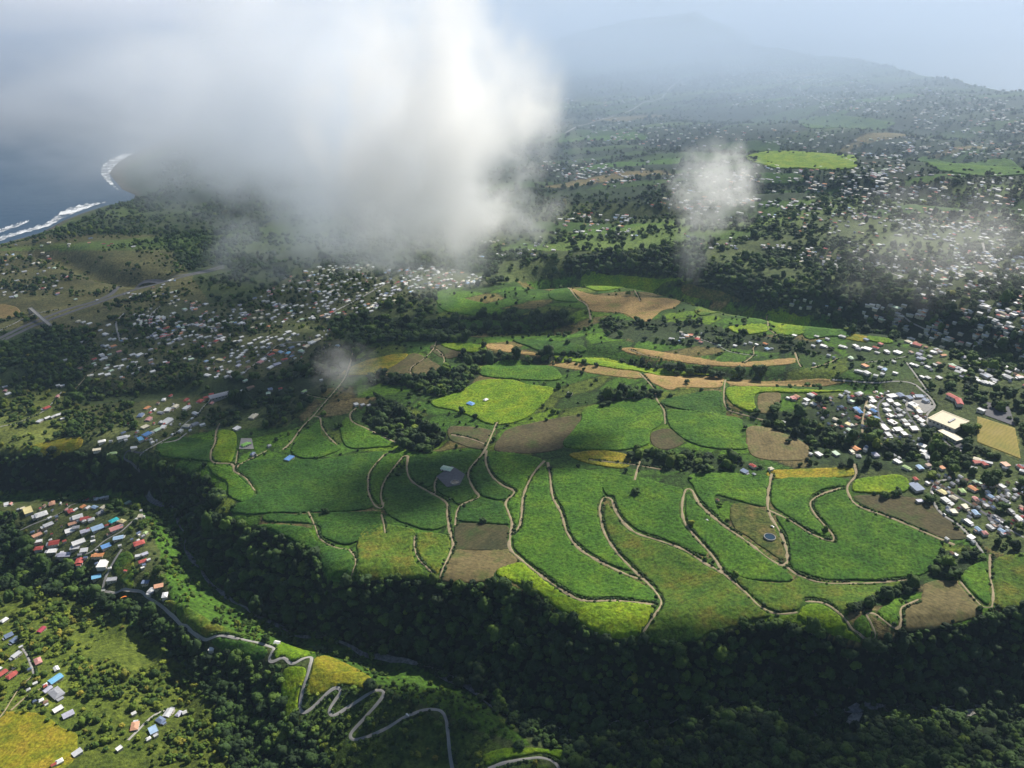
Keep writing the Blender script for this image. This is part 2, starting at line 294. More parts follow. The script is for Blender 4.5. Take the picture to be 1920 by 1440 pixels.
# ------------------------------------------------------------------ traced lines and plots (photograph points, put on the land)
TRACKS = [
 ('t',4,[(738,850),(723,851),(706,868),(692,887),(690,910),(692,927),(703,948),(716,953),(720,942)]),
 ('t',4,[(765,855),(758,855),(748,865),(722,900),(714,927),(718,947)]),
 ('t',5,[(765,855),(763,880),(773,903),(813,927),(837,943),(838,962),(843,995),(850,1022)]),
 ('t',4,[(821,893),(815,908),(816,927)]),
 ('t',5,[(912,838),(905,850),(880,880),(880,900),(890,920),(898,932),(872,943),(858,955),(853,985)]),
 ('t',5,[(912,845),(911,868),(922,892),(942,910),(964,922),(948,942),(953,960),(960,982),(957,1003),(956,1028),(978,1050),(1010,1076),(1060,1111),(1095,1126),(1150,1126),(1226,1134)]),
 ('t',5,[(1021,864),(1006,880),(993,900),(981,930),(978,962),(973,988),(958,1002)]),
 ('t',5,[(1027,867),(1031,890),(1036,930),(1052,962),(1064,1000),(1090,1032),(1140,1061),(1190,1083),(1207,1086)]),
 ('t',5,[(1207,1086),(1190,1071),(1160,1040),(1136,1005),(1127,975),(1125,948),(1133,933),(1146,936),(1152,952),(1166,976),(1192,999),(1240,1015),(1280,1030),(1320,1055),(1358,1076)]),
 ('t',5,[(1358,1076),(1334,1040),(1300,1002),(1282,975),(1279,945),(1286,918),(1297,919),(1312,945),(1350,980),(1400,1015),(1440,1046),(1466,1060),(1476,1053),(1474,1028),(1464,1000),(1442,962),(1440,930),(1447,888)]),
 ('t',4,[(1440,956),(1480,975),(1520,1000),(1550,1013),(1563,1014),(1562,1004),(1545,984),(1525,960),(1520,941),(1542,926),(1576,915)]),
 ('t',5,[(1602,870),(1605,890),(1589,912),(1594,932),(1612,950),(1680,975),(1740,1001),(1790,1022)]),
 ('t',4,[(1474,1062),(1500,1080),(1560,1094),(1650,1092),(1700,1088)]),
 ('t',4,[(1358,1076),(1395,1108),(1422,1135),(1452,1150),(1495,1148)]),
 ('t',4,[(1510,1127),(1545,1131),(1582,1158),(1598,1180),(1622,1200),(1642,1198),(1636,1175),(1624,1152),(1638,1150),(1662,1168),(1682,1180),(1690,1168),(1690,1140),(1722,1124)]),
 ('t',4,[(1207,1086),(1228,1108),(1240,1130),(1226,1155),(1202,1196)]),
 ('t',4,[(850,1022),(838,1050),(824,1086)]),
 ('t',5,[(440,884),(434,870),(400,867),(395,850),(403,830),(405,810),(414,790)]),
 ('t',4,[(440,884),(448,872),(475,858),(500,845)]), ('t',4,[(440,884),(462,898),(478,920)]), ('t',3,[(440,884),(442,868),(446,845)]),
 ('t',5,[(530,843),(545,830),(567,800),(587,780),(613,750),(640,718),(652,695),(661,665),(662,650)]),
 ('t',4,[(587,780),(600,783),(603,800),(617,820),(632,834)]), ('t',3,[(568,738),(590,744),(612,748)]),
 ('t',5,[(668,765),(657,775),(660,790),(687,803),(720,820),(753,833)]),
 ('t',4,[(932,792),(925,808),(912,838)]), ('t',4,[(846,815),(880,822),(908,832)]),
 ('t',3,[(578,960),(590,985),(600,1010),(625,1025),(650,1030)]), ('t',3,[(715,965),(720,985),(722,1000)]), ('t',3,[(778,1005),(777,1025),(786,1050),(815,1080)]),
 ('t',3,[(655,1030),(667,1052),(658,1085)]), ('t',4,[(700,700),(765,705),(770,690),(795,672),(812,655),(818,640)]), ('t',3,[(818,655),(832,670),(832,680)]),
 ('t',4,[(1065,540),(1082,560),(1100,572),(1108,600)]), ('t',3,[(1438,592),(1440,610),(1447,621),(1458,629)]), ('t',3,[(1190,545),(1200,565)]),
 ('t',4,[(1200,700),(1225,728),(1232,750),(1245,770),(1247,795)]), ('t',4,[(1360,712),(1357,740),(1362,765),(1385,775),(1440,790)]),
 ('t',3,[(1180,655),(1215,668),(1240,672)]), ('t',3,[(1395,680),(1413,665),(1412,652),(1425,645)]), ('t',4,[(1490,660),(1497,680),(1502,688)]), ('t',4,[(1520,690),(1550,682),(1570,672)]),
 ('t',4,[(1857,1040),(1856,1075),(1862,1110),(1860,1138)]), ('t',3,[(1800,1090),(1825,1120),(1842,1138),(1862,1138)]),
 ('c',5.5,[(228,1030),(208,1062),(198,1083),(193,1103),(200,1110),(225,1109),(263,1109),(274,1118),(297,1133),(320,1153),(353,1180),(385,1201),(400,1195),(420,1192),(460,1200),(500,1210),(515,1216),(509,1226),(502,1238),(512,1243),(530,1232),(540,1240),(550,1246),(583,1232),(580,1253),(567,1297),(562,1330),(570,1338),(588,1325),(620,1294),(634,1288),(641,1296),(628,1313),(615,1335),(622,1344),(645,1331),(673,1313),(710,1293),(721,1298),(713,1313),(683,1347),(656,1376),(660,1388),(676,1385),(720,1368),(763,1343),(800,1330),(826,1332),(836,1347),(840,1377),(843,1410),(850,1450)]),
 ('c',5,[(915,1442),(957,1428),(1023,1422),(1042,1431),(1050,1446)]),
 ('c',4,[(200,932),(150,942),(120,958),(90,972),(55,986),(30,998)]), ('c',4,[(267,965),(242,983),(225,998),(197,1013),(167,1037),(123,1055)]),
 ('t',3,[(-30,1375),(5,1338),(35,1292),(64,1264)]), ('c',4,[(64,1264),(50,1228),(38,1212)]), ('t',3,[(20,1332),(50,1306),(78,1290)]), ('c',4,[(240,1388),(262,1366),(300,1335),(325,1328)]),
 ('c',4,[(262,855),(290,835),(330,812),(352,790),(372,775),(395,745)]), ('a',4,[(268,850),(240,845),(232,860),(250,872),(262,885)]), ('c',4,[(300,832),(330,826),(350,812)]),
 ('c',5,[(1775,899),(1757,904),(1748,915),(1747,931),(1755,950),(1771,968),(1795,982),(1816,1003),(1829,1017),(1843,1037)]),
 ('a',6,[(1757,904),(1775,918),(1795,931),(1822,947),(1850,965),(1872,975)]), ('c',4,[(1850,985),(1885,990),(1920,1008)]),
 ('t',5,[(1627,742),(1620,773),(1617,797),(1618,812),(1630,822),(1655,834),(1665,842)]), ('a',5,[(1660,745),(1646,760),(1650,785),(1663,800),(1682,820)]),
 ('c',5,[(1560,712),(1640,718),(1705,717),(1730,733),(1743,745),(1753,762),(1742,772),(1737,784),(1747,803),(1772,827),(1786,842)]),
 ('c',4,[(1700,680),(1740,735)]), ('a',5,[(1730,840),(1738,860),(1745,880),(1757,904)]), ('a',4,[(1672,760),(1685,785),(1705,805)]), ('a',4,[(1695,765),(1712,790),(1728,810)]),
 ('t',3,[(1240,880),(1180,870),(1105,862)]), ('c',3,[(1620,680),(1665,675),(1700,668)]), ('t',4,[(1190,900),(1195,880),(1200,865)]),
 ('a',15,[(-120,676),(-40,652),(0,634),(70,601),(130,579),(200,556),(260,536),(340,516),(420,498)]), ('a',15.5,[(-120,685),(-40,660),(0,641),(70,608),(130,586),(200,562),(260,541),(340,520),(420,502)]),
 ('c',4,[(-40,640),(20,610),(62,590),(110,580)]), ('c',10,[(1060,250),(1090,235),(1150,218),(1200,196),(1240,184),(1258,163),(1275,150)]), ('c',6,[(1440,120),(1560,235),(1580,250)]),
 ('c',4,[(0,800),(40,790),(90,765),(115,735)]), ('t',4,[(140,730),(165,705),(185,690)]), ('c',5,[(225,640),(218,605),(232,588)]), ('c',4,[(280,615),(283,590),(300,575)]),
 ('c',4,[(450,705),(500,665),(530,645),(600,640)]), ('c',5,[(620,590),(645,575),(700,545),(740,525)]), ('c',3,[(1285,625),(1340,645),(1370,660),(1420,667)]),
 ('c',5,[(1600,480),(1640,500),(1690,520)]), ('c',4,[(1690,590),(1740,620)]), ('c',6,[(1840,450),(1850,480),(1870,500)])]
FIELDS = [
 ('G','bright green triangular cane field beside the straight pale track',[(548,838),(600,787),(602,812),(622,832),(640,842),(600,858),(560,858)]),
 ('G','narrow green cane field below the small farm with white roofs',[(638,800),(655,783),(690,806),(745,833),(700,840),(650,838)]),
 ('g','blunt rectangular mid green cane field between village houses and winding earth track',[(298,832),(345,820),(403,828),(394,850),(398,865),(350,862),(298,853)]),
 ('Y','small bright field right of the earth track, near the lime roofed house',[(408,812),(430,808),(444,820),(434,866),(401,864),(398,850)]),
 ('G','lit green cane strip curling along the gorge rim below the track junction',[(393,872),(438,886),(476,922),(455,942),(428,930),(425,905),(398,888)]),
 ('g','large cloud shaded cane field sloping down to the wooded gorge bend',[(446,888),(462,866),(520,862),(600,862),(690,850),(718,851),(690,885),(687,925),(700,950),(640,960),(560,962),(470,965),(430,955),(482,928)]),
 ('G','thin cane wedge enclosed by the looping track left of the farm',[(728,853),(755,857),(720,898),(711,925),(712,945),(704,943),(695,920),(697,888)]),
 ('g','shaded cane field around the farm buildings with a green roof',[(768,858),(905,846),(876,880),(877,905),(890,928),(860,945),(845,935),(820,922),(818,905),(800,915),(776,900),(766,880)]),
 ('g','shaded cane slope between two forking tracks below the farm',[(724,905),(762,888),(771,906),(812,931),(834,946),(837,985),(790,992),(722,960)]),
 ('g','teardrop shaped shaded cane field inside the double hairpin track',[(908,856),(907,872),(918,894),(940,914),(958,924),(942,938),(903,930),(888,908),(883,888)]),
 ('G','long half shaded cane field reaching up to the fork of two white tracks',[(918,848),(1015,862),(990,897),(977,930),(972,980),(963,980),(953,945),(970,922),(946,906),(926,890),(916,868)]),
 ('G','largest green cane field, curved like a tongue below the pointed track fork',[(1023,875),(1027,900),(1033,932),(1048,962),(1060,1002),(1086,1035),(1135,1065),(1190,1089),(1222,1110),(1228,1128),(1150,1120),(1095,1120),(1062,1105),(1012,1070),(984,1048),(963,1026),(964,1005),(979,988),(985,930),(998,897)]),
 ('g','small cane plot directly above the bare brown field',[(860,957),(898,937),(943,945),(949,965),(955,984),(900,980),(858,976)]),
 ('d','upper half, cloud shade painted in, of the square bare brown field at the gorge rim',[(856,984),(900,982),(952,988),(953,1028),(900,1032),(854,1030),(852,1018)]),  # cloud shade on this half is painted in with the darker soil colour
 ('b','lower paler half of the square bare brown field at the gorge rim',[(854,1031),(900,1033),(953,1030),(974,1050),(930,1070),(915,1090),(828,1088),(841,1050)]),
 ('Y','yellow green cane slope on the rim right of the bare brown field',[(930,1075),(980,1055),(1010,1080),(1058,1115),(1095,1130),(1150,1130),(1222,1138),(1215,1165),(1198,1193),(1130,1192),(1060,1150),(1000,1108)]),
 ('G','curved cane field between the pointed fork and the first hairpin',[(1036,882),(1120,888),(1128,928),(1120,945),(1122,975),(1131,1006),(1155,1040),(1183,1070),(1140,1056),(1094,1027),(1070,1000),(1058,960),(1042,930)]),
 ('G','broad cane field with one lone dark tree between two hairpins',[(1130,888),(1278,918),(1273,945),(1276,977),(1296,1005),(1326,1040),(1310,1040),(1240,1010),(1195,994),(1171,973),(1157,950),(1151,932),(1135,926)]),
 ('o','wide olive cane slope running down to the gorge trees',[(1136,946),(1145,952),(1160,980),(1188,1004),(1240,1020),(1280,1036),(1320,1061),(1354,1081),(1390,1112),(1418,1138),(1445,1154),(1400,1168),(1330,1188),(1298,1202),(1212,1200),(1232,1158),(1246,1130),(1234,1105),(1212,1083),(1166,1040),(1142,1005),(1133,972)]),
 ('G','pointed cane field inside the long hairpin left of the pond',[(1290,928),(1306,948),(1347,984),(1398,1020),(1440,1050),(1464,1065),(1485,1088),(1440,1090),(1366,1076),(1342,1042),(1307,1002),(1288,975),(1286,945)]),
 ('s','olive fallow plot around the round pond',[(1374,945),(1432,957),(1456,1000),(1468,1030),(1468,1050),(1442,1036),(1404,1008),(1374,986)]),
 ('G','green cane field under the row of small white houses, left of the straight track',[(1300,890),(1440,894),(1436,930),(1434,950),(1378,938),(1340,930),(1347,968),(1315,938),(1300,914)]),
 ('G','green cane field right of the straight track to the single white house',[(1452,900),(1580,897),(1584,910),(1540,919),(1516,937),(1517,960),(1541,988),(1556,1008),(1520,995),(1480,970),(1448,948),(1446,930)]),
 ('G','very large green cane field right of the round pond',[(1536,934),(1585,920),(1600,945),(1620,961),(1680,982),(1740,1008),(1765,1022),(1756,1050),(1730,1078),(1650,1087),(1560,1088),(1502,1074),(1482,1060),(1480,1028),(1472,1000),(1456,967),(1516,1003),(1550,1018),(1570,1016),(1550,985),(1531,960),(1527,945)]),
 ('o','mottled olive cane field below the very large green one',[(1500,1086),(1560,1099),(1650,1097),(1700,1092),(1660,1115),(1600,1138),(1586,1155),(1547,1126),(1510,1121),(1495,1143),(1455,1146),(1424,1130),(1396,1104),(1372,1080),(1440,1094),(1480,1092)]),
 ('Y','bright small cane field on the rim left of the little hairpins',[(1495,1155),(1520,1133),(1543,1136),(1578,1161),(1593,1183),(1615,1206),(1560,1190)]),
 ('G','narrow cane sliver inside the small hairpin on the rim',[(1602,1165),(1620,1155),(1631,1178),(1636,1194),(1622,1195),(1604,1180)]),
 ('G','small green cane triangle left of the tan bare field',[(1645,1150),(1685,1125),(1685,1165),(1678,1174)]),
 ('b','tan bare field beside the gorge trees at the right',[(1695,1142),(1728,1122),(1735,1094),(1790,1092),(1838,1138),(1825,1160),(1700,1180)]),
 ('G','upright green cane field left of the village road',[(1812,1068),(1850,1055),(1856,1110),(1855,1132),(1843,1130),(1803,1090)]),
 ('o','olive pasture at the right edge below the white roofed village',[(1865,1050),(1990,1045),(1990,1140),(1866,1136)]),
 ('d','dark scrubby fallow strip below the big slate blue roofed house',[(1602,930),(1700,932),(1745,945),(1785,980),(1812,1008),(1770,1010),(1700,980),(1625,950)]),
 ('Y','green meadow with dark bushes left of the big slate blue roofed house',[(1612,898),(1690,892),(1698,922),(1612,924),(1598,914)]),
 ('y','yellow green strip under the orange roofed houses',[(1452,882),(1592,878),(1596,893),(1455,898)]),
 ('y','tan and yellow reedy plot above the curved green fields',[(1068,852),(1130,845),(1178,855),(1172,878),(1100,868)]),
 ('Y','vivid yellow green round topped field with the blue roofed farm house',[(812,752),(860,736),(900,715),(960,713),(990,722),(1035,728),(1030,745),(1005,770),(990,782),(960,794),(922,796),(885,782),(850,770),(815,762)]),
 ('G','bright green field above the long cloud shadow',[(1100,765),(1180,750),(1226,752),(1240,772),(1241,795),(1220,810),(1213,835),(1150,845),(1060,838),(1068,815),(1088,790)]),
 ('G','bright green field left of the twin brown plots',[(1250,772),(1285,770),(1385,785),(1387,815),(1400,842),(1330,840),(1285,825),(1256,800)]),
 ('g','mid green cane strip above the twin brown plots',[(1240,752),(1280,742),(1350,735),(1358,785),(1300,772),(1252,762)]),
 ('Y','yellow green strip below the orange stubble bands',[(1365,728),(1440,727),(1530,732),(1590,735),(1520,737),(1422,738),(1416,770),(1388,766),(1366,750)]),
 ('t','short orange stubble plot at the left end of the stubble band',[(1037,676),(1095,685),(1090,694),(1040,687)]),
 ('t','second orange stubble plot of the band, left of the track crossing',[(1100,685),(1198,698),(1194,710),(1093,697)]),
 ('t','orange stubble plot right of the track crossing, deepest of the band',[(1212,700),(1280,706),(1357,711),(1350,726),(1280,726),(1255,731),(1218,715)]),
 ('t','long thin orange stubble plot at the right end of the stubble band',[(1368,713),(1440,716),(1540,711),(1600,716),(1560,722),(1440,724),(1370,722)]),
 ('Y','long thin bright cane strip above the orange stubble band',[(1050,668),(1130,672),(1200,690),(1280,697),(1340,704),(1280,703),(1190,696),(1090,681),(1042,675)]),
 ('t','curved tan stubble strip above the dark wooded ravine strip',[(1180,652),(1280,666),(1370,680),(1490,672),(1480,683),(1380,688),(1280,680),(1175,661)]),
 ('t','wide golden stubble hill field below the deep shaded gorge',[(1070,541),(1108,552),(1190,558),(1270,563),(1265,576),(1240,583),(1215,603),(1190,598),(1165,587),(1110,583),(1093,565)]),
 ('g','small hazy green field left of the golden hill field',[(1030,548),(1063,541),(1083,566),(1036,562)]),
 ('Y','ridge top green field under the deep shaded gorge wall',[(1090,522),(1150,516),(1260,521),(1288,530),(1230,543),(1150,543),(1100,540)]),
 ('G','hazy green slope below the fog covered town',[(820,558),(860,559),(930,575),(938,590),(870,590),(828,580)]),
 ('g','cloud shaded green bench between two wood strips',[(850,600),(960,604),(1020,612),(960,620),(860,616)]),
 ('G','green field above the vivid round topped field',[(902,690),(930,680),(1000,683),(1050,700),(1040,714),(960,711),(905,705)]),
 ('g','small patchwork green plots above the wood strip',[(962,638),(1035,640),(1100,655),(1060,665),(1020,662),(985,648)]),
 ('t','small orange bare plot above the wood strip',[(912,646),(960,647),(965,658),(1020,664),(1010,669),(950,661),(915,653)]),
 ('Y','small bright field left of the orange bare plot',[(828,645),(900,647),(908,660),(850,657)]),
 ('b','brown harvested plot with a pale curving track',[(717,702),(770,664),(800,672),(828,690),(808,706),(765,702)]),
 ('d','dark ploughed plot beside the looping pale track',[(806,652),(820,645),(866,660),(850,671),(822,668)]),
 ('y','yellowish slope under the brown harvested plot',[(640,700),(700,672),(764,664),(735,688),(700,702)]),
 ('Y','vivid green field right of the small crossing, on the terrace',[(1436,591),(1500,594),(1520,607),(1510,615),(1446,611)]),
 ('Y','vivid green field left of the small crossing, on the terrace',[(1365,614),(1434,609),(1440,621),(1395,628)]),
 ('Y','vivid green lower field below the small crossing',[(1448,616),(1510,618),(1500,628),(1457,628)]),
 ('G','rounded green field on the terrace above the white houses',[(1515,605),(1560,610),(1596,626),(1560,631),(1505,629)]),
 ('y','yellow and tan end of the terrace field',[(1572,624),(1625,631),(1622,642),(1580,634)]), ('Y','bright green tip of the terrace field',[(1630,630),(1672,638),(1668,645),(1630,639)]),
 ('o','hazy olive field above the terrace',[(1310,576),(1400,583),(1412,592),(1320,592)]), ('s','tan grass spur left of the shaded gorge',[(1285,532),(1350,546),(1388,566),(1330,562),(1280,550)]),
 ('d','dark oval bare plot edged by a yellow track',[(1222,812),(1250,804),(1278,812),(1282,830),(1252,843),(1224,836)]),
 ('b','larger of the twin brown plots below the dark tree line',[(1402,802),(1440,802),(1510,832),(1506,862),(1425,860),(1402,840)]),
 ('b','brown ploughed square beside the tree screened red roof',[(1424,740),(1462,738),(1456,770),(1424,772)]),
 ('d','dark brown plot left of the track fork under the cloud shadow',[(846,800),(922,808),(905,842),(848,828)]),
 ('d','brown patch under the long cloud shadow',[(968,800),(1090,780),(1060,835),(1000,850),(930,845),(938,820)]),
 ('Y','hazy light green distant field with a white track corner',[(1405,292),(1560,289),(1606,313),(1500,316),(1440,313)]),
 ('G','hazy distant field at the far right ridge',[(1720,300),(1800,308),(1900,304),(1960,320),(1850,332),(1760,320)]),
 ('G','faint green band far up the hazy slope',[(1500,225),(1650,227),(1665,241),(1520,241)]), ('g','faint long green terrace behind the small cloud',[(1340,273),(1460,271),(1466,286),(1350,284)]),
 ('g','hazy green terrace below the light distant field',[(1424,326),(1500,329),(1502,344),(1420,344)]), ('t','tan bare slope at the left edge above the motorway',[(-30,572),(25,574),(38,590),(0,598),(-30,598)]),
 ('o','olive lit field on the rim left of the bare brown field',[(672,1010),(700,985),(776,995),(772,1030),(782,1060),(815,1087),(740,1085),(668,1088),(671,1050)]),
 ('o','narrow olive field touching the bare brown field',[(785,1000),(832,1003),(844,1022),(820,1078),(790,1048),(781,1022)]),
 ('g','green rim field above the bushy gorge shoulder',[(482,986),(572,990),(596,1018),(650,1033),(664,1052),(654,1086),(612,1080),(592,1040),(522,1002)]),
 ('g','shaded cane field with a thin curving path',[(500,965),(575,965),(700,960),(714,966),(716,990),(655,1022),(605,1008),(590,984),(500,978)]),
 ('o','olive cane strip right of the straight concrete road on the ridge',[(305,1128),(345,1133),(400,1168),(470,1194),(430,1188),(396,1188),(386,1194),(355,1174),(325,1150)]),
 ('g','small green field enclosed by the bend of the concrete road',[(396,1202),(420,1196),(460,1205),(498,1216),(496,1234),(450,1235),(410,1214)]),
 ('y','golden grass knoll inside the zigzag road',[(588,1238),(620,1232),(702,1276),(690,1290),(640,1284),(600,1302),(573,1296),(586,1256)]),
 ('Y','yellow green verge left of the long zigzag leg',[(535,1256),(574,1256),(560,1300),(556,1335),(540,1352),(528,1310)]),
 ('Y','bright verge above the first zigzag bends',[(522,1206),(592,1216),(582,1228),(548,1240),(532,1228),(516,1236)]),
 ('y','yellow grass hillside in the bottom left corner',[(-80,1350),(60,1336),(118,1366),(146,1384),(112,1445),(-80,1460)]),
 ('Y','bright green hook of grass by the bottom road',[(906,1418),(950,1404),(1060,1408),(1068,1440),(1030,1416),(957,1422),(915,1434)]),
 ('o','olive garden strip beside the ridge village road',[(231,1036),(250,1045),(250,1104),(238,1100),(212,1066)]),
 ('y','tan and yellow plot above the black gorge wall',[(50,845),(90,828),(150,820),(150,840),(112,853)]),
 ('p','rectangular yellow green sports pitch',[(1832,781),(1903,803),(1914,861),(1832,829)])]
LAYERS = [  # polygon, ground colour, tree share, tone, tree size
 ([(-400,0),(2320,0),(2320,380),(-400,380)], (.026,.048,.024), .5, .2, .8),
 ([(-400,440),(300,440),(420,600),(240,650),(-400,640)], (.125,.125,.055), .32, .38, .7),
 ([(-400,640),(90,615),(200,640),(330,640),(350,680),(440,700),(460,760),(300,790),(240,840),(100,815),(-400,800)], (.05,.08,.03), .8, .33, .85),
 ([(-400,740),(110,730),(180,780),(60,850),(-400,850)], (.11,.14,.035), .42, .5, .7),
 ([(600,590),(860,600),(880,650),(700,660),(640,700),(520,760),(430,760),(420,700),(620,650)], (.035,.06,.025), .85, .28, 1),
 ([(700,640),(1600,640),(1660,740),(1500,740),(1520,880),(1920,1060),(2300,1060)] + RIM[::-1][:34] + [(300,860),(300,810),(540,800),(640,700)], (.058,.125,.014), .12, .3, .5),
 ([(230,600),(330,560),(450,572),(540,520),(600,500),(720,498),(860,508),(930,530),(800,552),(700,585),(600,600),(640,640),(610,680),(480,710),(380,700),(200,740),(140,700),(160,640)], (.085,.10,.045), .66, .33, .6),
 ([(150,760),(420,740),(440,770),(300,850),(160,850)], (.085,.105,.04), .55, .36, .6),
 ([(690,750),(740,755),(800,790),(842,820),(800,852),(760,842),(720,815),(680,790)], (.02,.035,.012), 1, .12, 1),
 ([(820,700),(900,690),(880,730),(820,745),(730,715),(690,705)], (.03,.05,.02), .8, .3, 1), ([(680,700),(800,706),(820,720),(700,720)], (.02,.03,.015), 1, .1, 1),
 ([(850,658),(1040,664),(1180,664),(1300,690),(1590,700),(1640,716),(1600,716),(1300,706),(1180,690),(1020,684),(870,684)], (.02,.035,.015), 1, .15, 1),
 ([(820,545),(1060,520),(1290,520),(1440,590),(1700,640),(1720,700),(1620,730),(1300,690),(900,650),(820,610)], (.058,.125,.014), .12, .3, .5),
 ([(840,596),(1050,590),(1080,606),(1000,626),(880,628),(820,640),(800,615)], (.02,.035,.015), 1, .15, 1), ([(1120,598),(1300,604),(1440,632),(1540,640),(1580,668),(1440,660),(1300,650),(1140,634)], (.03,.05,.02), .7, .22, .7), ([(1400,565),(1560,570),(1700,600),(1740,640),(1660,640),(1500,600)], (.025,.045,.018), .9, .18, .9), ([(1590,640),(1740,655),(1760,700),(1640,720),(1590,690)], (.045,.08,.025), .5, .3, .6),
 ([(1380,770),(1500,770),(1620,740),(1640,820),(1760,830),(1800,880),(1700,890),(1640,880),(1520,870),(1510,830),(1440,800)], (.03,.055,.02), .7, .25, .9),
 ([(1060,478),(1300,480),(1500,540),(1720,560),(1920,620),(2320,680),(2320,720),(1900,670),(1700,620),(1450,590),(1280,540),(1060,520)], (.02,.035,.018), 1, .14, 1),
 ([(1130,840),(1420,865),(1440,880),(1300,886),(1180,880)], (.03,.055,.02), .6, .3, .9),
 ([(1180,725),(1240,735),(1230,748),(1150,752),(1120,740)], (.03,.05,.02), .9, .2, .9),
 ([(1636,1100),(1700,1078),(1732,1092),(1722,1108),(1660,1125),(1590,1150),(1572,1138)], (.02,.04,.015), 1, .2, .9), ([(1740,1030),(1840,1040),(1805,1085),(1740,1082)], (.03,.05,.02), .9, .25, 1),
 ([(1640,1000),(1840,1100),(1840,1060)], (.03,.05,.02), .3, .25, 1),
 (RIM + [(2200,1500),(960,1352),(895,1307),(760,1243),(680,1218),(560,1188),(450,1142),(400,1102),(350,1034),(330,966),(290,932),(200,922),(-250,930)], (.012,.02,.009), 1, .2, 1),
 ([(-250,925),(200,920),(290,930),(340,975),(356,1034),(410,1100),(460,1142),(560,1188),(680,1218),(770,1243),(895,1307),(1000,1400),(900,1370),(740,1296),(590,1234),(510,1214),(350,1164),(318,1116),(288,1004),(262,954),(200,938),(-250,950)], (.055,.125,.014), .5, .5, .5),
 ([(-250,950),(200,935),(290,1000),(320,1115),(250,1125),(190,1100),(160,1060),(60,1000),(-250,960)], (.065,.085,.03), .75, .40, .6),
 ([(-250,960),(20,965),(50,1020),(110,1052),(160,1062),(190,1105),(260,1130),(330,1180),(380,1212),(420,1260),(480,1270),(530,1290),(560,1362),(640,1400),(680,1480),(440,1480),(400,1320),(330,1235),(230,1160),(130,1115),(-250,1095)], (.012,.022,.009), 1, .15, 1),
 ([(-250,1095),(130,1115),(230,1160),(330,1235),(400,1320),(440,1480),(-250,1600)], (.09,.125,.02), .5, .6, .62),
 ([(540,1260),(680,1290),(900,1380),(1080,1460),(640,1480),(600,1390),(560,1340)], (.06,.105,.02), .4, .55, .6),
 ([(960,1352),(1180,1362),(1300,1330),(1400,1340),(2200,1345),(2200,1600),(1050,1600),(1040,1420)], (.018,.035,.014), .97, .19, 1),
 ([(1280,1318),(1400,1325),(1500,1420),(1400,1460),(1150,1460),(1050,1400)], (.015,.03,.012), 1, .16, 1)]
# ------------------------------------------------------------------ raster of land cover, read back for points of the land
RX0, RY0, RS = -400, -60, 2.0
RW, RH = 1370, 900
gxx, gyy = np.meshgrid(RX0 + (np.arange(RW) + .5) * RS, RY0 + (np.arange(RH) + .5) * RS)
colr = np.zeros((RH, RW, 3), np.float32); colr[:] = (.062, .088, .032)
prob = np.full((RH, RW), .5, np.float32); tone = np.full((RH, RW), .28, np.float32); tsz = np.full((RH, RW), .9, np.float32); hous = np.zeros((RH, RW), bool)
def fillmask(poly):
    P = np.array(poly, float); x0 = max(0, int((P[:, 0].min() - RX0) / RS) - 1); x1 = min(RW, int((P[:, 0].max() - RX0) / RS) + 2)
    y0 = max(0, int((P[:, 1].min() - RY0) / RS) - 1); y1 = min(RH, int((P[:, 1].max() - RY0) / RS) + 2)
    return (slice(y0, y1), slice(x0, x1)), inpoly(gxx[y0:y1, x0:x1] + 3 * vn(gxx[y0:y1, x0:x1], gyy[y0:y1, x0:x1], 14, 4), gyy[y0:y1, x0:x1] + 2 * vn(gxx[y0:y1, x0:x1], gyy[y0:y1, x0:x1], 10, 6), [tuple(p) for p in poly])
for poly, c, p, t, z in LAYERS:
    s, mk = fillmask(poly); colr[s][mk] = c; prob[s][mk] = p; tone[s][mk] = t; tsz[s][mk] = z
GRC = {'t': (.23,.17,.07), 'b': (.13,.10,.06), 'd': (.07,.06,.04), 'p': (.2,.2,.06)}
for k, lb, poly in FIELDS:
    s, mk = fillmask(poly); colr[s][mk] = GRC.get(k, (.06,.10,.02)); prob[s][mk] = 0
def dots(px, py, r):
    x0 = int((px - r - RX0) / RS); x1 = int((px + r - RX0) / RS) + 1; y0 = int((py - r - RY0) / RS); y1 = int((py + r - RY0) / RS) + 1
    prob[max(0, y0):max(0, y1), max(0, x0):max(0, x1)] = 0
for x, y in smooth_line([(1832,781),(1903,803),(1914,861),(1832,829)], 4.0, True): dots(x, y, 6)
for k, wd, pts in TRACKS:
    for x, y in smooth_line(pts, 3.0):
        dots(x, y, 2.6 if y > 800 else 2.0)
        if k != 't' and y > 1000: dots(x, y + 5, 5)
        if wd > 15: dots(x, y + 2, 8)
for x, y, rr in [(1776,800,27),(1782,820,24),(1790,752,14),(418,750,16),(1443,1012,12)]: dots(x, y, rr)
for x, y, rr in [(438,1133,7),(452,1140,8),(745,1234,7),(765,1243,8),(880,1295,7),(893,1305,7),(1400,1344,6),(1600,1346,12),(1640,1332,7),(1750,1333,10),(1780,1334,10),(1820,1337,10),(1310,1357,7),(20,917,5)]: dots(x, y, rr)
def lookup(x, y, z):
    px, py = proj(x, y, z); i = np.clip(((px - RX0) / RS).astype(int), 0, RW - 1); j = np.clip(((py - RY0) / RS).astype(int), 0, RH - 1); return px, py, j, i
# ------------------------------------------------------------------ land, sea
px_, py_, jj, ii = lookup(GX, GY, GZ)
cols = colr[jj, ii].astype(np.float32)
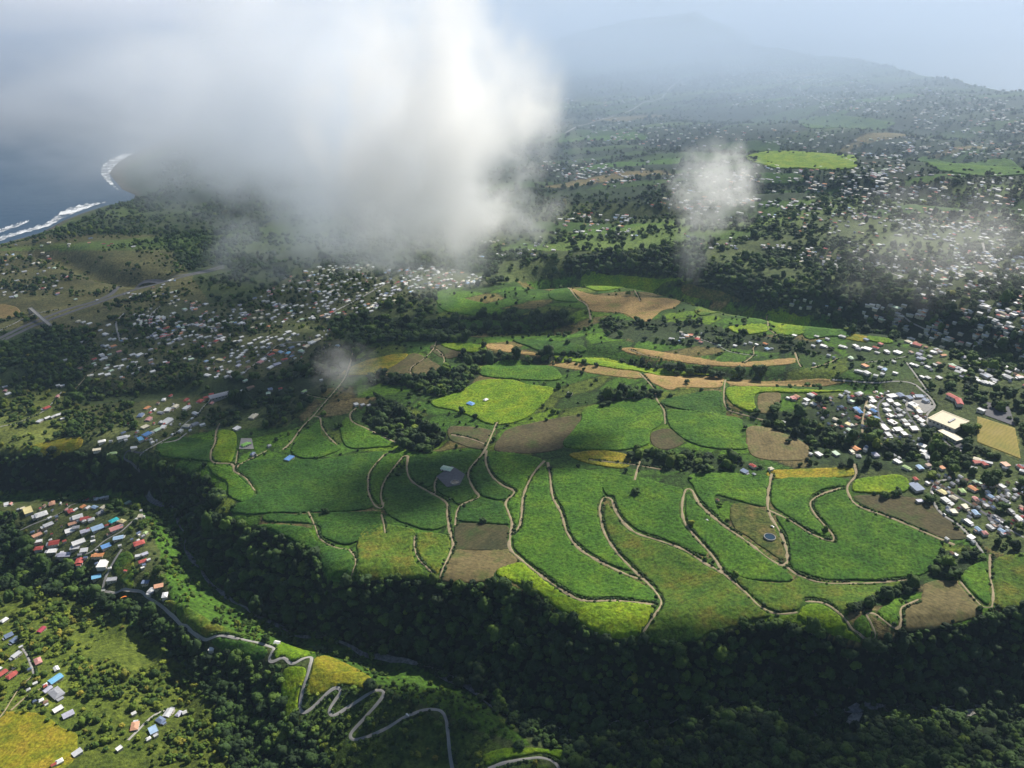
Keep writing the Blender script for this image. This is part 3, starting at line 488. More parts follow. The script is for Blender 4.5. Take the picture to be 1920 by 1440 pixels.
# light and dark patches of scrub and pasture, streaked across the slope, on land with no traced cover
st = fbm(GX * .35, GY, 130, 21, 4); base = (prob[jj, ii] > .2)
cols *= (1 + .55 * np.where(base, st, st * .3))[..., None]
def cells(x, y, sx, sy, seed, rot):
    c, s = math.cos(rot), math.sin(rot); u = (x * c + y * s) / sx + .25 * fbm(x, y, 300, seed, 2); v = (-x * s + y * c) / sy + .35 * fbm(x, y, 200, seed + 3, 2)
    iu = np.floor(u); iv = np.floor(v); d1 = np.full(x.shape, 9.); d2 = np.full(x.shape, 9.); hid = np.zeros(x.shape)
    for a in (-1, 0, 1):
        for b in (-1, 0, 1):
            qx = iu + a + .5 + .42 * lat(iu + a, iv + b, seed); qy = iv + b + .5 + .42 * lat(iu + a, iv + b, seed + 1); d = (u - qx) ** 2 + (v - qy) ** 2; hh = lat(iu + a, iv + b, seed + 2)
            n1 = d < d1; d2 = np.where(n1, d1, np.minimum(d2, d)); hid = np.where(n1, hh, hid); d1 = np.where(n1, d, d1)
    return hid, np.sqrt(d2) - np.sqrt(d1)
PALF = np.array([(.036,.085,.012),(.055,.13,.012),(.07,.155,.012),(.10,.18,.012),(.085,.125,.018),(.045,.105,.014),(.13,.115,.045),(.05,.12,.014),(.15,.125,.06),(.035,.075,.014)], np.float32)
pl = np.abs(prob[jj, ii] - .12) < .001
hid, ed = cells(GX, GY, 120, 55, 71, .12); pc_ = PALF[((hid + 1) * 4.999).astype(int)] * np.where(ed < .07, .45, 1)[..., None]
cols = np.where(pl[..., None], pc_ * (1 + .3 * st)[..., None], cols)
hid, ed = cells(GX, GY, 420, 110, 83, .05); far_ = (py_ < 470) & (py_ > -40) & (px_ > 900) & (np.abs(hid) > .74); pc_ = PALF[((hid + 1) * 4.999).astype(int)] * 1.15 * np.where(ed < .06, .4, 1)[..., None]
cols = np.where(far_[..., None], pc_, cols); FARC = far_
gr = np.clip(fbm(GX * .22, GY, 300, 31, 4) * 4 - 1.1, 0, 1) * ((py_ < 470) & (py_ > 0)); cols = cols * (1 - gr[..., None]) + np.array((.10,.16,.04), np.float32) * gr[..., None]
sh = np.clip((SEA + 14 - GZ) / 8, 0, 1)[..., None]; cols = cols * (1 - sh) + np.array((.10,.095,.085), np.float32) * sh
cl = np.clip((np.gradient(GZ, axis=1) ** 2 + np.gradient(GZ, axis=0) ** 2) ** .5 / 12 - .5, 0, 1) * (GZ < SEA + 80); cols = cols * (1 - cl[..., None] * .7) + np.array((.22,.20,.16), np.float32) * cl[..., None] * .7
idx = np.arange(NR * NC).reshape(NR, NC)
quads = np.stack([idx[:-1, :-1], idx[:-1, 1:], idx[1:, 1:], idx[1:, :-1]], -1).reshape(-1, 4)
land = mesh_obj('hillside_terrain', np.stack([GX, GY, GZ], -1).reshape(-1, 3), quads, M['land'], cols=cols.reshape(-1, 3), smooth=True)
tag(land, kind='structure')
m, N, b = newmat('sea_water', .35); b.inputs['Base Color'].default_value = (.012, .045, .085, 1); b.inputs['Specular IOR Level'].default_value = .5
g = N.nodes.new('ShaderNodeNewGeometry'); bump(N, b, noise(N, .02, 6, g.outputs['Position'], .7).outputs[0], 3.0)
sea = mesh_obj('sea', [(-90000, 500, SEA), (90000, 500, SEA), (90000, 120000, SEA), (-90000, 120000, SEA)], [(0, 1, 2, 3)], m); tag(sea, kind='structure')
FOAM = [([(-60,478),(0,452),(40,438),(90,424),(120,408),(150,395),(196,379)], [(-60,466),(0,444),(40,432),(86,418),(118,396),(150,384),(198,380)], 'broad white surf line breaking below the coastal cliff'),
 ([(-30,452),(0,436),(30,426),(54,415)], [(-30,444),(0,430),(30,420),(54,414)], 'outer short white breaker at the left edge'),
 ([(224,358),(212,344),(206,325),(222,305),(250,288)], [(222,356),(196,336),(190,318),(206,298),(250,283)], 'fan shaped white surf round the river mouth point'),
 ([(1230,70),(1250,68),(1280,67),(1310,66)], [(1232,64),(1250,61),(1280,62),(1310,63)], 'far bright surf patch on the distant point')]
for lo, hi, lb in FOAM:
    a = np.array(smooth_line(lo, 4)); b2 = np.array(smooth_line(hi, 4)); nn = 60
    ia = np.linspace(0, len(a) - 1, nn); ib = np.linspace(0, len(b2) - 1, nn)
    A_ = np.stack([np.interp(ia, np.arange(len(a)), a[:, k]) for k in (0, 1)], -1); B_ = np.stack([np.interp(ib, np.arange(len(b2)), b2[:, k]) for k in (0, 1)], -1)
    V = []; 
    for i in range(nn):
        for t in (0, .35, .7, 1):
            p = A_[i] * (1 - t) + B_[i] * t; j = 1.6 * math.sin(i * 1.7 + t * 5) + rng.normal() * .9
            x, y = onz(p[0], p[1] + (j if t in (1,) else j * .3), SEA + 1.2 + .3 * math.sin(i)); V.append((float(x), float(y), SEA + 1.2 + .4 * math.sin(i * 2.3 + t * 4)))
    Fc = [(i * 4 + k, i * 4 + k + 1, (i + 1) * 4 + k + 1, (i + 1) * 4 + k) for i in range(nn - 1) for k in range(3)]
    tag(mesh_obj('surf', V, Fc, M['foam'], smooth=True), lb, kind='stuff')
# ------------------------------------------------------------------ tracks and roads
TRK = []
NAME = {'t': 'earth_track', 'c': 'road', 'a': 'road'}; MT = {'t': M['track'], 'c': M['concrete'], 'a': M['asphalt']}
def ribbon(name, P, wd, mat, lift, jit=.0):
    T = np.gradient(P, axis=0); T /= np.linalg.norm(T, axis=1)[:, None] + 1e-9; Nn = np.stack([-T[:, 1], T[:, 0]], -1)
    ww = wd / 2 * (1 + jit * vn(np.arange(len(P)), np.zeros(len(P)), 3, 11))[:, None]
    cz = hz(P[:, 0], P[:, 1])
    V = []
    for s in (-1, -.5, 0, .5, 1):
        Q = P + Nn * ww * s; z = np.maximum(hz(Q[:, 0], Q[:, 1]), cz - .4) + lift * (1 if abs(s) < 1 else .2); V.append(np.column_stack([Q, z]))
    V = np.stack(V, 1).reshape(-1, 3); k = len(P); F_ = [(i * 5 + j, (i + 1) * 5 + j, (i + 1) * 5 + j + 1, i * 5 + j + 1) for i in range(k - 1) for j in range(4)]
    return mesh_obj(name, V, F_, mat, smooth=True)
for k, wd, pts in TRACKS:
    P = np.array(pts, float); x, y, z = ground(P[:, 0], P[:, 1]); dist = float(np.median(y))
    L = smooth_line(np.column_stack([x, y]), max(3.0, dist / 350))
    for _ in range(80 if wd > 15 else (4 if k == 'c' else 2)):
        if len(L) > 4: L[1:-1] = .25 * L[:-2] + .5 * L[1:-1] + .25 * L[2:]
    TRK.append(L)
    o = ribbon(NAME[k], L, wd * (.78 if dist < 1800 else 1.1), MT[k], .45 if dist < 1800 else 1.2, .5 if k == 't' else .12); tag(o, kind='structure')
TP = np.vstack(TRK)
x, y = zip(*[onplane(a, b, d) for a, b, d in FLOOR[5:]]); L = smooth_line(np.column_stack([x, y]), 8); L += np.stack([vn(L[:, 0], L[:, 1], 40, 2), vn(L[:, 0], L[:, 1], 40, 3)], -1) * 5
tag(ribbon('river_bed', L, 6, M['rock'], 1.0, .9), kind='structure')
# ------------------------------------------------------------------ fields
FN = {'t': ('stubble_field', 'field'), 'b': ('bare_field', 'field'), 'd': ('bare_field', 'field'), 'p': ('sports_pitch', 'sports pitch'), 's': ('fallow_field', 'field'), 'y': ('grass_field', 'field')}
for k, lb, pts in FIELDS:
    P = np.array(pts, float); x, y, z = ground(P[:, 0], P[:, 1]); dist = float(np.median(y)); Q = smooth_line(np.column_stack([x, y]), 1e9, True) if False else np.column_stack([x, y])
    if k != 'p': Q = smooth_line(Q, max(5, dist / 250), True)
    if k != 'p': Q = Q + 1.3 * max(1, dist / 1300) * np.stack([fbm(Q[:, 0], Q[:, 1], 14, 51, 2), fbm(Q[:, 0], Q[:, 1], 14, 57, 2)], -1)
    step = 2.5 * max(1, dist / 1400); poly = [tuple(p) for p in Q]
    mn = Q.min(0) - step; mx = Q.max(0) + step; nx = int((mx[0] - mn[0]) / step) + 1; ny = int((mx[1] - mn[1]) / step) + 1
    xs, ys = np.meshgrid(mn[0] + np.arange(nx) * step, mn[1] + np.arange(ny) * step); ins = inpoly(xs, ys, poly)
    dmin = np.full(xs.shape, 1e12); bx = xs.copy(); by = ys.copy(); q = poly + [poly[0]]
    for (x0, y0), (x1, y1) in zip(q[:-1], q[1:]):
        dx, dy = x1 - x0, y1 - y0; t = np.clip(((xs - x0) * dx + (ys - y0) * dy) / (dx * dx + dy * dy + 1e-9), 0, 1); qx = x0 + t * dx; qy = y0 + t * dy
        d = (xs - qx) ** 2 + (ys - qy) ** 2; s = d < dmin; dmin[s] = d[s]; bx[s] = qx[s]; by[s] = qy[s]
    q4 = (ins[:-1, :-1].astype(int) + ins[1:, :-1] + ins[:-1, 1:] + ins[1:, 1:]) > 0
    X = np.where(ins, xs, bx); Y = np.where(ins, ys, by); h0 = hz(X, Y)
    cane = k in 'GgYoys'; H, A_ = (2.3, .85) if k in 'GgYo' else ((1.2, .5) if k in 'ys' else (.7, .12)); 
    if dist > 2500: H *= 2
    if k == 'p': A_ = 0
    zz = H + A_ * (rng.random(X.shape) * 2 - 1) + (A_ * .9 * fbm(X, Y, 16, 5, 2))
    near = TP[(TP[:, 0] > mn[0] - 6) & (TP[:, 0] < mx[0] + 6) & (TP[:, 1] > mn[1] - 6) & (TP[:, 1] < mx[1] + 6)]
    if len(near) and dist < 2600:
        td = np.full(X.size, 1e9); xf, yf = X.ravel(), Y.ravel()
        for i in range(0, X.size, 4000): td[i:i+4000] = np.sqrt(((xf[i:i+4000, None] - near[:, 0]) ** 2 + (yf[i:i+4000, None] - near[:, 1]) ** 2).min(1))
        td = td.reshape(X.shape); zz = np.where(td < 3.6, -.6, zz)
    zz = np.where(ins, zz, zz * .55)
    V = np.column_stack([X.ravel(), Y.ravel(), (h0 + zz).ravel()]); id_ = np.arange(nx * ny).reshape(ny, nx)
    qd = np.stack([id_[:-1, :-1], id_[:-1, 1:], id_[1:, 1:], id_[1:, :-1]], -1)[q4]
    # skirt down into the soil along the open edge
    e = np.concatenate([qd[:, [0, 1]], qd[:, [1, 2]], qd[:, [2, 3]], qd[:, [3, 0]]]); es = np.sort(e, 1); key = es[:, 0].astype(np.int64) * (nx * ny) + es[:, 1]
    u_, inv, cnt = np.unique(key, return_inverse=True, return_counts=True); be = e[cnt[inv] == 1]
    Vb = V.copy(); Vb[:, 2] = h0.ravel() - 1.0; nb = len(V); sk = np.stack([be[:, 1], be[:, 0], be[:, 0] + nb, be[:, 1] + nb], -1)
    fa = np.vstack([qd, sk]); used, inv = np.unique(fa, return_inverse=True); VV = np.vstack([V, Vb])[used]; fa = inv.reshape(-1, 4)
    nm, ct = FN.get(k, ('cane_field', 'cane field'))
    o = mesh_obj(nm, VV, fa, FM[k]); tag(o, lb, ct, 'fields of the plateau and slopes')
# ------------------------------------------------------------------ houses
def house_meshes():
    d = {}
    def prism(verts, faces): return verts, faces
    w_ = .5
    d['wall'] = ([(-w_,-w_,-1.2),(w_,-w_,-1.2),(w_,w_,-1.2),(-w_,w_,-1.2),(-w_,-w_,1),(w_,-w_,1),(w_,w_,1),(-w_,w_,1),(-w_,0,1.45),(w_,0,1.45)],
        [(0,1,5,4),(1,2,6,9,5),(2,3,7,6),(3,0,4,8,7),(4,5,9,8),(8,9,6,7)])
    d['wallbox'] = ([(-w_,-w_,-1.2),(w_,-w_,-1.2),(w_,w_,-1.2),(-w_,w_,-1.2),(-w_,-w_,1),(w_,-w_,1),(w_,w_,1),(-w_,w_,1)], [(0,1,5,4),(1,2,6,5),(2,3,7,6),(3,0,4,7),(4,5,6,7)])
    o_ = .57; t = .07
    def roofshape(rx, zr):
        v = [(-o_,-o_,.97),(o_,-o_,.97),(o_,o_,.97),(-o_,o_,.97),(-rx,0,zr),(rx,0,zr)]
        v2 = [(a, b_, c + t) for a, b_, c in v]; V = v + v2
        return V, [(6,7,11,10),(8,9,10,11),(7,8,11),(9,6,10),(1,0,4,5),(3,2,5,4),(2,1,5),(0,3,4),(0,1,7,6),(1,2,8,7),(2,3,9,8),(3,0,6,9)]
    d['gable'] = roofshape(.57, 1.48); d['hip'] = roofshape(.26, 1.5); d['shed'] = None
    v = [(-.53,-.53,1.0),(.53,-.53,1.0),(.53,.53,1.0),(-.53,.53,1.0),(-.53,-.53,1.12),(.53,-.53,1.12),(.53,.53,1.12),(-.53,.53,1.12),(-.48,-.48,1.12),(.48,-.48,1.12),(.48,.48,1.12),(-.48,.48,1.12),(-.48,-.48,1.05),(.48,-.48,1.05),(.48,.48,1.05),(-.48,.48,1.05)]
    d['flat'] = (v, [(0,1,5,4),(1,2,6,5),(2,3,7,6),(3,0,4,7),(4,5,9,8),(5,6,10,9),(6,7,11,10),(7,4,8,11),(8,9,13,12),(9,10,14,13),(10,11,15,14),(11,8,12,15),(12,13,14,15),(3,2,1,0)])
    d['mono'] = ([(-o_,-o_,1.02),(o_,-o_,1.02),(o_,o_,1.3),(-o_,o_,1.3),(-o_,-o_,1.1),(o_,-o_,1.1),(o_,o_,1.38),(-o_,o_,1.38)], [(0,1,5,4),(1,2,6,5),(2,3,7,6),(3,0,4,7),(4,5,6,7),(3,2,1,0)])
    return d
HM = house_meshes(); MC = {}
def hmesh(kind, mat):
    key = (kind, mat.name)
    if key not in MC:
        me = bpy.data.meshes.new('roof' if not kind.startswith('wall') else 'wall'); me.from_pydata(HM[kind][0], [], HM[kind][1]); me.materials.append(mat); me.update(); MC[key] = me
    return MC[key]
wme = bpy.data.meshes.new('window'); wme.from_pydata([(-.5,-.5,-.5),(.5,-.5,-.5),(.5,.5,-.5),(-.5,.5,-.5),(-.5,-.5,.5),(.5,-.5,.5),(.5,.5,.5),(-.5,.5,.5)], [], [(0,1,5,4),(1,2,6,5),(2,3,7,6),(3,0,4,7),(4,5,6,7),(3,2,1,0)]); dme = wme.copy(); wme.materials.append(M['window']); dme.name = 'door'; dme.materials.append(M['door'])
W_, GW, CR, YE, RD, DR, PK, PE, OR, BR, LB, BL, SB, TQ, SL, GY_, LG, PG, LN, LM, CM = 'white', 'grey-white', 'cream', 'yellow', 'red', 'dark red', 'pink', 'peach', 'orange', 'brown', 'light blue', 'blue', 'sky blue', 'turquoise', 'slate blue', 'grey', 'lilac grey', 'pale green', 'light green', 'lime green', 'crimson'
CL = []   # place phrase, origin, scale, image direction of the streets, list
CL.append(('the ridge village above the gorge bend', (0,920), 6.0, (6,-3.2), [(75,165,80,GW),(125,165,50,PK),(260,210,60,CR),(320,240,170,YE),(470,285,140,W_),(590,160,90,PE),(800,245,90,RD),(750,230,50,PK),(850,225,60,W_),(940,195,70,OR),(990,205,60,W_),(1070,200,80,LB),(1090,108,70,W_),(1150,95,60,W_),(1205,85,50,W_),(1170,200,80,CR),(1130,260,90,GY_),(1440,150,80,PG),(1590,240,40,W_),(1580,300,80,CR),(550,400,120,GW),(880,315,120,W_),(955,330,100,RD),(820,385,100,PE),(1030,340,80,GW),(860,430,80,GY_),(790,465,110,W_),(1285,350,110,TQ),(1378,360,90,YE),(1310,440,150,PK),(1100,435,140,LB),(960,470,110,LG),(1230,500,60,BR),(425,520,120,PE),(435,585,100,W_),(440,665,100,RD),(615,605,120,DR),(570,570,40,W_),(595,695,120,W_),(735,740,150,LG),(890,600,160,W_),(850,655,120,GW),(950,690,90,GW),(1335,545,120,LB),(1195,640,110,BL),(1050,580,60,W_),(1115,740,120,OR),(900,810,110,RD),(1165,840,160,W_),(1090,985,110,SB),(1265,1020,130,GY_),(1165,1140,50,W_),(1565,490,60,SL),(1640,490,60,LN),(1570,610,130,RD),(1560,750,80,GW),(1635,725,80,LG),(1610,810,100,RD),(1675,790,45,W_),(1640,1050,90,SL),(1790,1095,110,PE),(1710,1140,100,GW),(1860,1195,100,W_),(1610,885,35,W_)]))
CL.append(('the hamlet on the near left hill', (0,1150), 4.966, (6,-3), [(45,75,70,W_),(88,222,80,SL),(140,262,85,SL),(200,325,40,GW),(160,400,100,GW),(360,460,100,PK),(390,165,85,CM),(30,570,90,RD),(110,595,90,RD),(5,530,40,W_),(525,630,130,SB),(530,530,70,W_),(450,725,90,LG),(530,760,160,GY_),(425,680,50,W_),(545,905,100,W_),(640,955,110,LG),(725,1315,95,GW),(560,1395,70,W_),(505,1425,50,RD),(1115,1275,65,W_),(1260,1065,110,PE),(1570,945,105,GW),(1500,1010,95,SL),(1430,1100,110,LB),(1670,950,75,LG),(1722,940,40,W_),(1250,945,40,W_),(1385,1182,45,W_),(1455,1150,50,GW),(1971,348,60,W_),(2582,290,60,W_)]))
CL.append(('the village along the gorge rim road', (160,700), 6.0, (6,-3), [(960,265,60,RD),(885,310,70,W_),(1140,310,80,RD),(1295,325,90,RD),(1360,285,70,RD),(1420,250,60,RD),(1420,348,60,PK),(1015,385,80,CR),(930,425,90,W_),(850,455,80,GY_),(1140,405,100,W_),(1240,465,80,W_),(700,400,90,OR),(625,485,100,SL),(715,530,90,PK),(780,425,50,W_),(920,560,140,W_),(850,565,50,W_),(675,615,95,CR),(810,650,90,PG),(880,620,80,W_),(700,700,110,BL),(625,755,110,SB),(755,790,50,W_),(420,740,120,W_),(430,680,60,SL),(190,780,90,W_),(135,870,95,CR),(550,850,75,W_),(320,915,95,LN),(1140,605,90,CR),(1075,660,65,W_),(1180,650,40,W_),(1230,585,80,GY_),(1320,590,70,W_),(1710,635,85,W_),(1800,815,100,LM),(1890,500,110,CR),(1885,920,70,SL),(1860,170,90,BR),(1760,205,30,W_),(1800,95,60,PG),(2298,972,125,BL),(2070,828,50,GW)]))
CL.append(('the white roofed town below the fog', (340,600), 6.4, (6,-2.6), [(1285,155,75,W_),(1240,185,50,W_),(1350,180,60,W_),(1400,185,40,GW),(215,220,60,W_),(350,210,30,W_),(500,225,80,W_),(20,305,50,W_),(345,325,30,W_),(725,215,60,W_),(640,265,45,W_),(700,262,60,GW),(940,225,60,W_),(880,250,50,W_),(1035,215,40,W_),(1085,225,50,W_),(1140,215,40,W_),(1190,242,75,W_),(1030,250,55,W_),(980,275,75,W_),(830,292,75,W_),(740,330,50,W_),(1060,297,70,W_),(895,345,50,W_),(980,337,60,W_),(1035,343,40,W_),(1290,250,80,CR),(1410,305,50,W_),(1630,255,100,CR),(1570,283,95,W_),(1505,325,90,CR),(1440,385,85,PG),(1640,200,60,W_),(1220,318,70,GY_),(1320,345,80,SL),(1200,400,80,LB),(1280,412,70,SB),(1330,445,70,SL),(1240,485,85,RD),(1080,425,90,RD),(1135,380,75,OR),(990,485,70,W_),(950,515,85,PK),(1070,580,80,W_),(1150,545,100,LG),(610,415,55,W_),(600,445,50,W_),(775,378,55,W_),(742,405,60,W_),(720,435,70,W_),(680,462,60,W_),(680,380,30,W_),(300,505,60,LB),(380,465,50,W_),(465,490,90,YE),(580,510,50,W_),(120,482,75,PG),(105,450,30,W_),(45,475,40,W_),(690,560,75,LG),(800,580,70,BR),(325,590,50,W_),(478,580,50,W_),(490,612,45,W_),(585,635,75,W_),(320,675,85,W_),(420,695,55,W_),(445,665,50,W_),(545,690,65,W_),(600,692,40,GW),(740,645,55,W_),(415,265,70,DR),(1365,470,40,W_),(690,510,60,GY_),(800,510,60,GY_),(1070,845,80,SL),(1045,895,75,PG),(1190,835,55,RD),(770,740,60,PG),(1475,870,75,LN),(1680,730,45,W_),(2100,1025,75,W_),(2175,1030,60,W_),(2250,1036,50,W_),(1865,325,80,LB)]))
CL.append(('the village by the curving road at the right edge', (1660,850), 7.385, (6,4), [(190,85,55,W_),(165,130,130,W_),(285,215,110,LN),(475,215,115,LB),(590,185,80,BR),(780,225,85,OR),(530,30,90,W_),(580,85,80,GW),(1260,140,130,RD),(1370,165,110,RD),(1285,100,55,W_),(1660,180,115,PE),(1870,215,110,RD),(415,375,85,RD),(430,500,190,SL),(580,430,75,W_),(470,680,110,LG),(930,445,80,GY_),(790,555,135,YE),(830,665,135,W_),(900,730,85,W_),(950,640,110,CR),(940,825,125,CR),(1100,765,115,CR),(1060,545,115,LN),(1240,410,75,PG),(1305,438,60,PG),(1210,510,140,OR),(1250,660,115,PK),(1445,615,110,LB),(1360,480,60,GY_),(1610,480,110,GW),(1245,850,130,LB),(1390,745,90,GY_),(1490,770,75,SL),(1650,680,110,GY_),(1145,965,135,W_),(1280,1080,110,LB),(1370,1130,100,PK),(1460,1045,110,GW),(1480,988,60,W_),(1605,1095,105,LB),(1687,1097,45,W_),(1180,1185,110,W_),(1215,1247,55,W_),(1730,820,105,GY_),(1850,935,130,W_),(1890,795,80,RD),(850,1205,55,W_),(1790,520,40,W_),(1780,640,40,W_),(1700,585,50,W_),(1040,355,30,W_),(1560,635,40,W_),(1690,430,60,BR),(920,1410,60,BR),(970,1425,60,W_)]))
CL.append(('the terraced estate left of the sports hall', (1480,710), 6.0, (6,4), [(280,190,80,RD),(40,235,75,PK),(580,205,60,W_),(650,165,70,W_),(700,270,65,PG),(800,175,65,W_),(460,235,40,W_),(755,355,85,BL),(795,395,75,BL),(765,450,75,RD),(920,235,65,W_),(940,270,75,W_),(925,325,80,W_),(950,380,90,BL),(895,405,55,W_),(910,445,70,RD),(970,460,80,BL),(1150,215,125,W_),(1130,265,85,W_),(1080,310,80,GW),(1210,305,85,W_),(1235,365,75,GW),(1105,370,80,W_),(1130,430,90,W_),(1240,430,80,GY_),(1390,310,110,W_),(1430,348,90,CR),(1250,200,100,SL),(1350,230,85,SL),(1460,215,100,SL),(1530,258,75,SL),(1460,390,85,W_),(1440,450,80,GW),(1480,490,80,W_),(1505,535,65,W_),(1290,490,80,W_),(1355,490,50,GW),(1320,535,70,W_),(1160,505,110,W_),(1050,545,95,W_),(1080,582,80,W_),(1110,645,110,GW),(1220,590,100,W_),(1290,635,90,W_),(1400,580,105,W_),(660,530,75,YE),(680,595,90,PG),(745,800,105,OR),(700,835,80,CR),(775,890,75,GY_),(965,870,100,LG),(520,860,95,PG),(330,865,90,W_),(240,860,45,W_),(1490,775,90,W_),(1500,835,75,W_),(1550,890,75,GW),(1310,760,40,W_),(1350,768,40,W_),(1640,250,0,W_),(-410,998,80,RD),(-510,1062,90,SL),(-400,1090,45,W_),(-210,1030,65,CR),(-810,1380,40,PE)]))
CL.append(('the hamlet on the terrace at the right', (1560,560), 5.333, (6,2.2), [(110,390,65,W_),(100,490,75,W_),(235,485,75,W_),(265,512,60,GW),(350,512,85,W_),(435,502,70,RD),(450,548,55,W_),(485,465,60,RD),(545,540,70,W_),(660,550,75,W_),(340,420,60,SL),(850,475,95,RD),(870,570,65,LG),(790,545,60,BR),(1010,545,65,W_),(1045,518,55,GW),(1110,578,65,OR),(330,680,85,OR),(275,735,75,GW),(350,755,75,W_),(435,780,50,W_),(505,765,50,W_),(520,725,65,LB),(480,700,50,W_),(630,755,60,W_),(620,640,50,W_),(185,610,65,PG),(800,668,60,W_),(845,680,50,W_),(1200,680,75,PG),(1240,705,40,W_),(900,795,60,W_),(955,802,65,W_),(1070,800,75,GW),(1765,800,85,GY_),(1550,790,75,SL),(1880,800,80,GW),(1455,828,75,W_),(1545,852,70,W_),(1620,845,50,W_),(690,185,65,W_),(640,100,85,PG),(890,185,85,DR),(430,110,60,W_),(400,72,60,W_),(340,185,40,W_),(490,220,60,PG),(720,75,60,W_),(880,130,50,W_),(1480,155,60,W_),(1540,85,80,W_),(1820,170,70,W_),(1760,120,60,W_),(1490,305,60,W_),(1720,300,55,W_),(1745,350,60,GW),(800,410,70,W_),(1370,460,55,W_)]))
CL.append(('the house row between the two stubble strips', (1280,600), 6.0, (6,1.5), [(165,225,60,RD),(205,260,55,PK),(410,300,40,PG),(590,300,50,W_),(700,280,30,W_),(765,270,50,W_),(830,285,50,W_),(930,280,65,OR),(950,335,65,LB),(1005,332,40,W_),(1255,185,60,W_),(1505,195,55,W_),(1530,250,65,LB),(1630,225,60,W_),(1470,305,55,W_),(1580,305,75,W_),(1640,410,50,W_),(1700,435,30,W_),(1885,440,65,PG),(1185,890,55,W_),(1255,900,60,RD),(1130,1160,55,W_),(1475,505,25,W_),(-2382,954,100,BL),(-2214,912,65,W_),(-1272,840,70,W_)]))
CL.append(('the wooded left slope below the motorway', (0,560), 6.0, (6,-2.5), [(60,1000,60,W_),(95,1082,70,W_),(60,1048,50,PK),(650,1115,65,PK),(530,1240,85,RD),(660,1320,80,W_),(600,1340,70,GW),(535,1355,70,W_),(450,1388,80,GW),(705,1362,50,W_),(655,985,50,W_),(705,988,50,W_),(1140,860,70,W_),(1215,865,65,W_),(1200,790,60,W_),(1255,820,60,PG),(1365,765,60,W_),(1400,695,60,GW),(1150,695,60,W_),(1060,690,60,RD),(1280,545,75,OR),(1200,540,60,W_),(1340,605,60,PK),(1235,640,50,PG),(1570,645,90,W_),(1490,640,70,GW),(1190,410,75,W_),(1220,305,60,W_),(1130,365,50,GW),(880,262,60,CR),(940,275,50,W_),(1010,290,65,W_),(740,700,50,GW)]))
def img_dir(px, py, d):
    x, y, z = ground([px, px + d[0]], [py, py + d[1]]); return math.atan2(y[1] - y[0], x[1] - x[0])
HS = []
for place, (ox, oy), s, d, L in CL:
    for X, Y, wpx, c in L:
        if wpx <= 0: continue
        HS.append([ox + X / s, oy + Y / s, wpx / s, c, place, d])
hx, hy, hzv = ground([h[0] for h in HS], [h[1] for h in HS])
for h in HS: dots(h[0], h[1], h[2] * .75 + 1.5)
for i, h in enumerate(HS):
    dep = hy[i] * cp + (CAMZ - hzv[i]) * sp; h += [float(hx[i]), float(hy[i]), float(hzv[i]), min(26.0, max(5.5, h[2] * dep / F * .80))]
HS.sort(key=lambda h: -h[2])
IND = HS[:298]; REST = HS[298:]
# labels: colour, size and what the house stands beside
cnt = {}
for h in IND: cnt[(h[4], h[3])] = cnt.get((h[4], h[3]), 0) + 1
used = set()
def size_word(h): return 'long ' if h[2] > 23 else ('big ' if h[2] > 18.5 else ('small ' if h[2] < 9.5 else ''))
def rel(a, b):
    dx, dy = a[0] - b[0], a[1] - b[1]
    if abs(dx) > 2.2 * abs(dy): return 'left of' if dx < 0 else 'right of'
    if abs(dy) > 2.2 * abs(dx): return 'behind' if dy < 0 else 'in front of'
    return ('back left of' if dx < 0 else 'back right of') if dy < 0 else ('front left of' if dx < 0 else 'front right of')
ORD = ['', 'second ', 'third ', 'fourth ', 'fifth ', 'sixth ', 'seventh ', 'eighth ', 'ninth ', 'tenth ', 'eleventh ', 'twelfth ', 'thirteenth ', 'fourteenth ', 'fifteenth ', 'sixteenth ']
SHORT = {'the ridge village above the gorge bend': 'ridge village', 'the hamlet on the near left hill': 'near hamlet', 'the village along the gorge rim road': 'rim road village', 'the white roofed town below the fog': 'foggy town',
 'the village by the curving road at the right edge': 'curving road village', 'the terraced estate left of the sports hall': 'terraced estate', 'the hamlet on the terrace at the right': 'terrace hamlet', 'the house row between the two stubble strips': 'scattered farm houses', 'the wooded left slope below the motorway': 'wooded left slope'}
for h in IND:
    if cnt[(h[4], h[3])] == 1: h.append(f"only {h[3]} roofed house of {h[4]}"); used.add(h[-1])
    else: h.append(None)
for h in IND:
    if h[-1]: continue
    marks = sorted([m for m in IND if m is not h and m[4] == h[4] and cnt[(m[4], m[3])] == 1], key=lambda m: math.hypot(m[0] - h[0], m[1] - h[1]))
    for m in marks[:3]:
        same = sorted([q for q in IND if q[4] == h[4] and q[3] == h[3] and q is not m and rel(q, m) == rel(h, m)], key=lambda q: math.hypot(q[0] - m[0], q[1] - m[1]))
        k = same.index(h)
        if k < 5:
            lb = f"{('nearest ' if k == 0 else ORD[k] + 'nearest ')}{h[3]} roofed house {rel(h, m)} the {m[3]} roof, {SHORT[h[4]]}"
            if lb not in used: h[-1] = lb; used.add(lb); break
    if not h[-1]:
        same = sorted([q for q in IND if q[4] == h[4] and q[3] == h[3]], key=lambda q: q[0]); k = same.index(h); r = len(same) - 1 - k
        h[-1] = f"{h[3]} roofed house, {ORD[k] if k < 16 else str(k + 1) + 'th '}from left of that colour, {SHORT[h[4]]}".replace(', from left', ', first from left') if k <= r else f"{h[3]} roofed house, {ORD[r] if r < 16 else str(r + 1) + 'th '}from right of that colour, {SHORT[h[4]]}".replace(', from right', ', first from right')
KINDS = ['gable', 'hip', 'gable', 'hip', 'flat', 'mono']
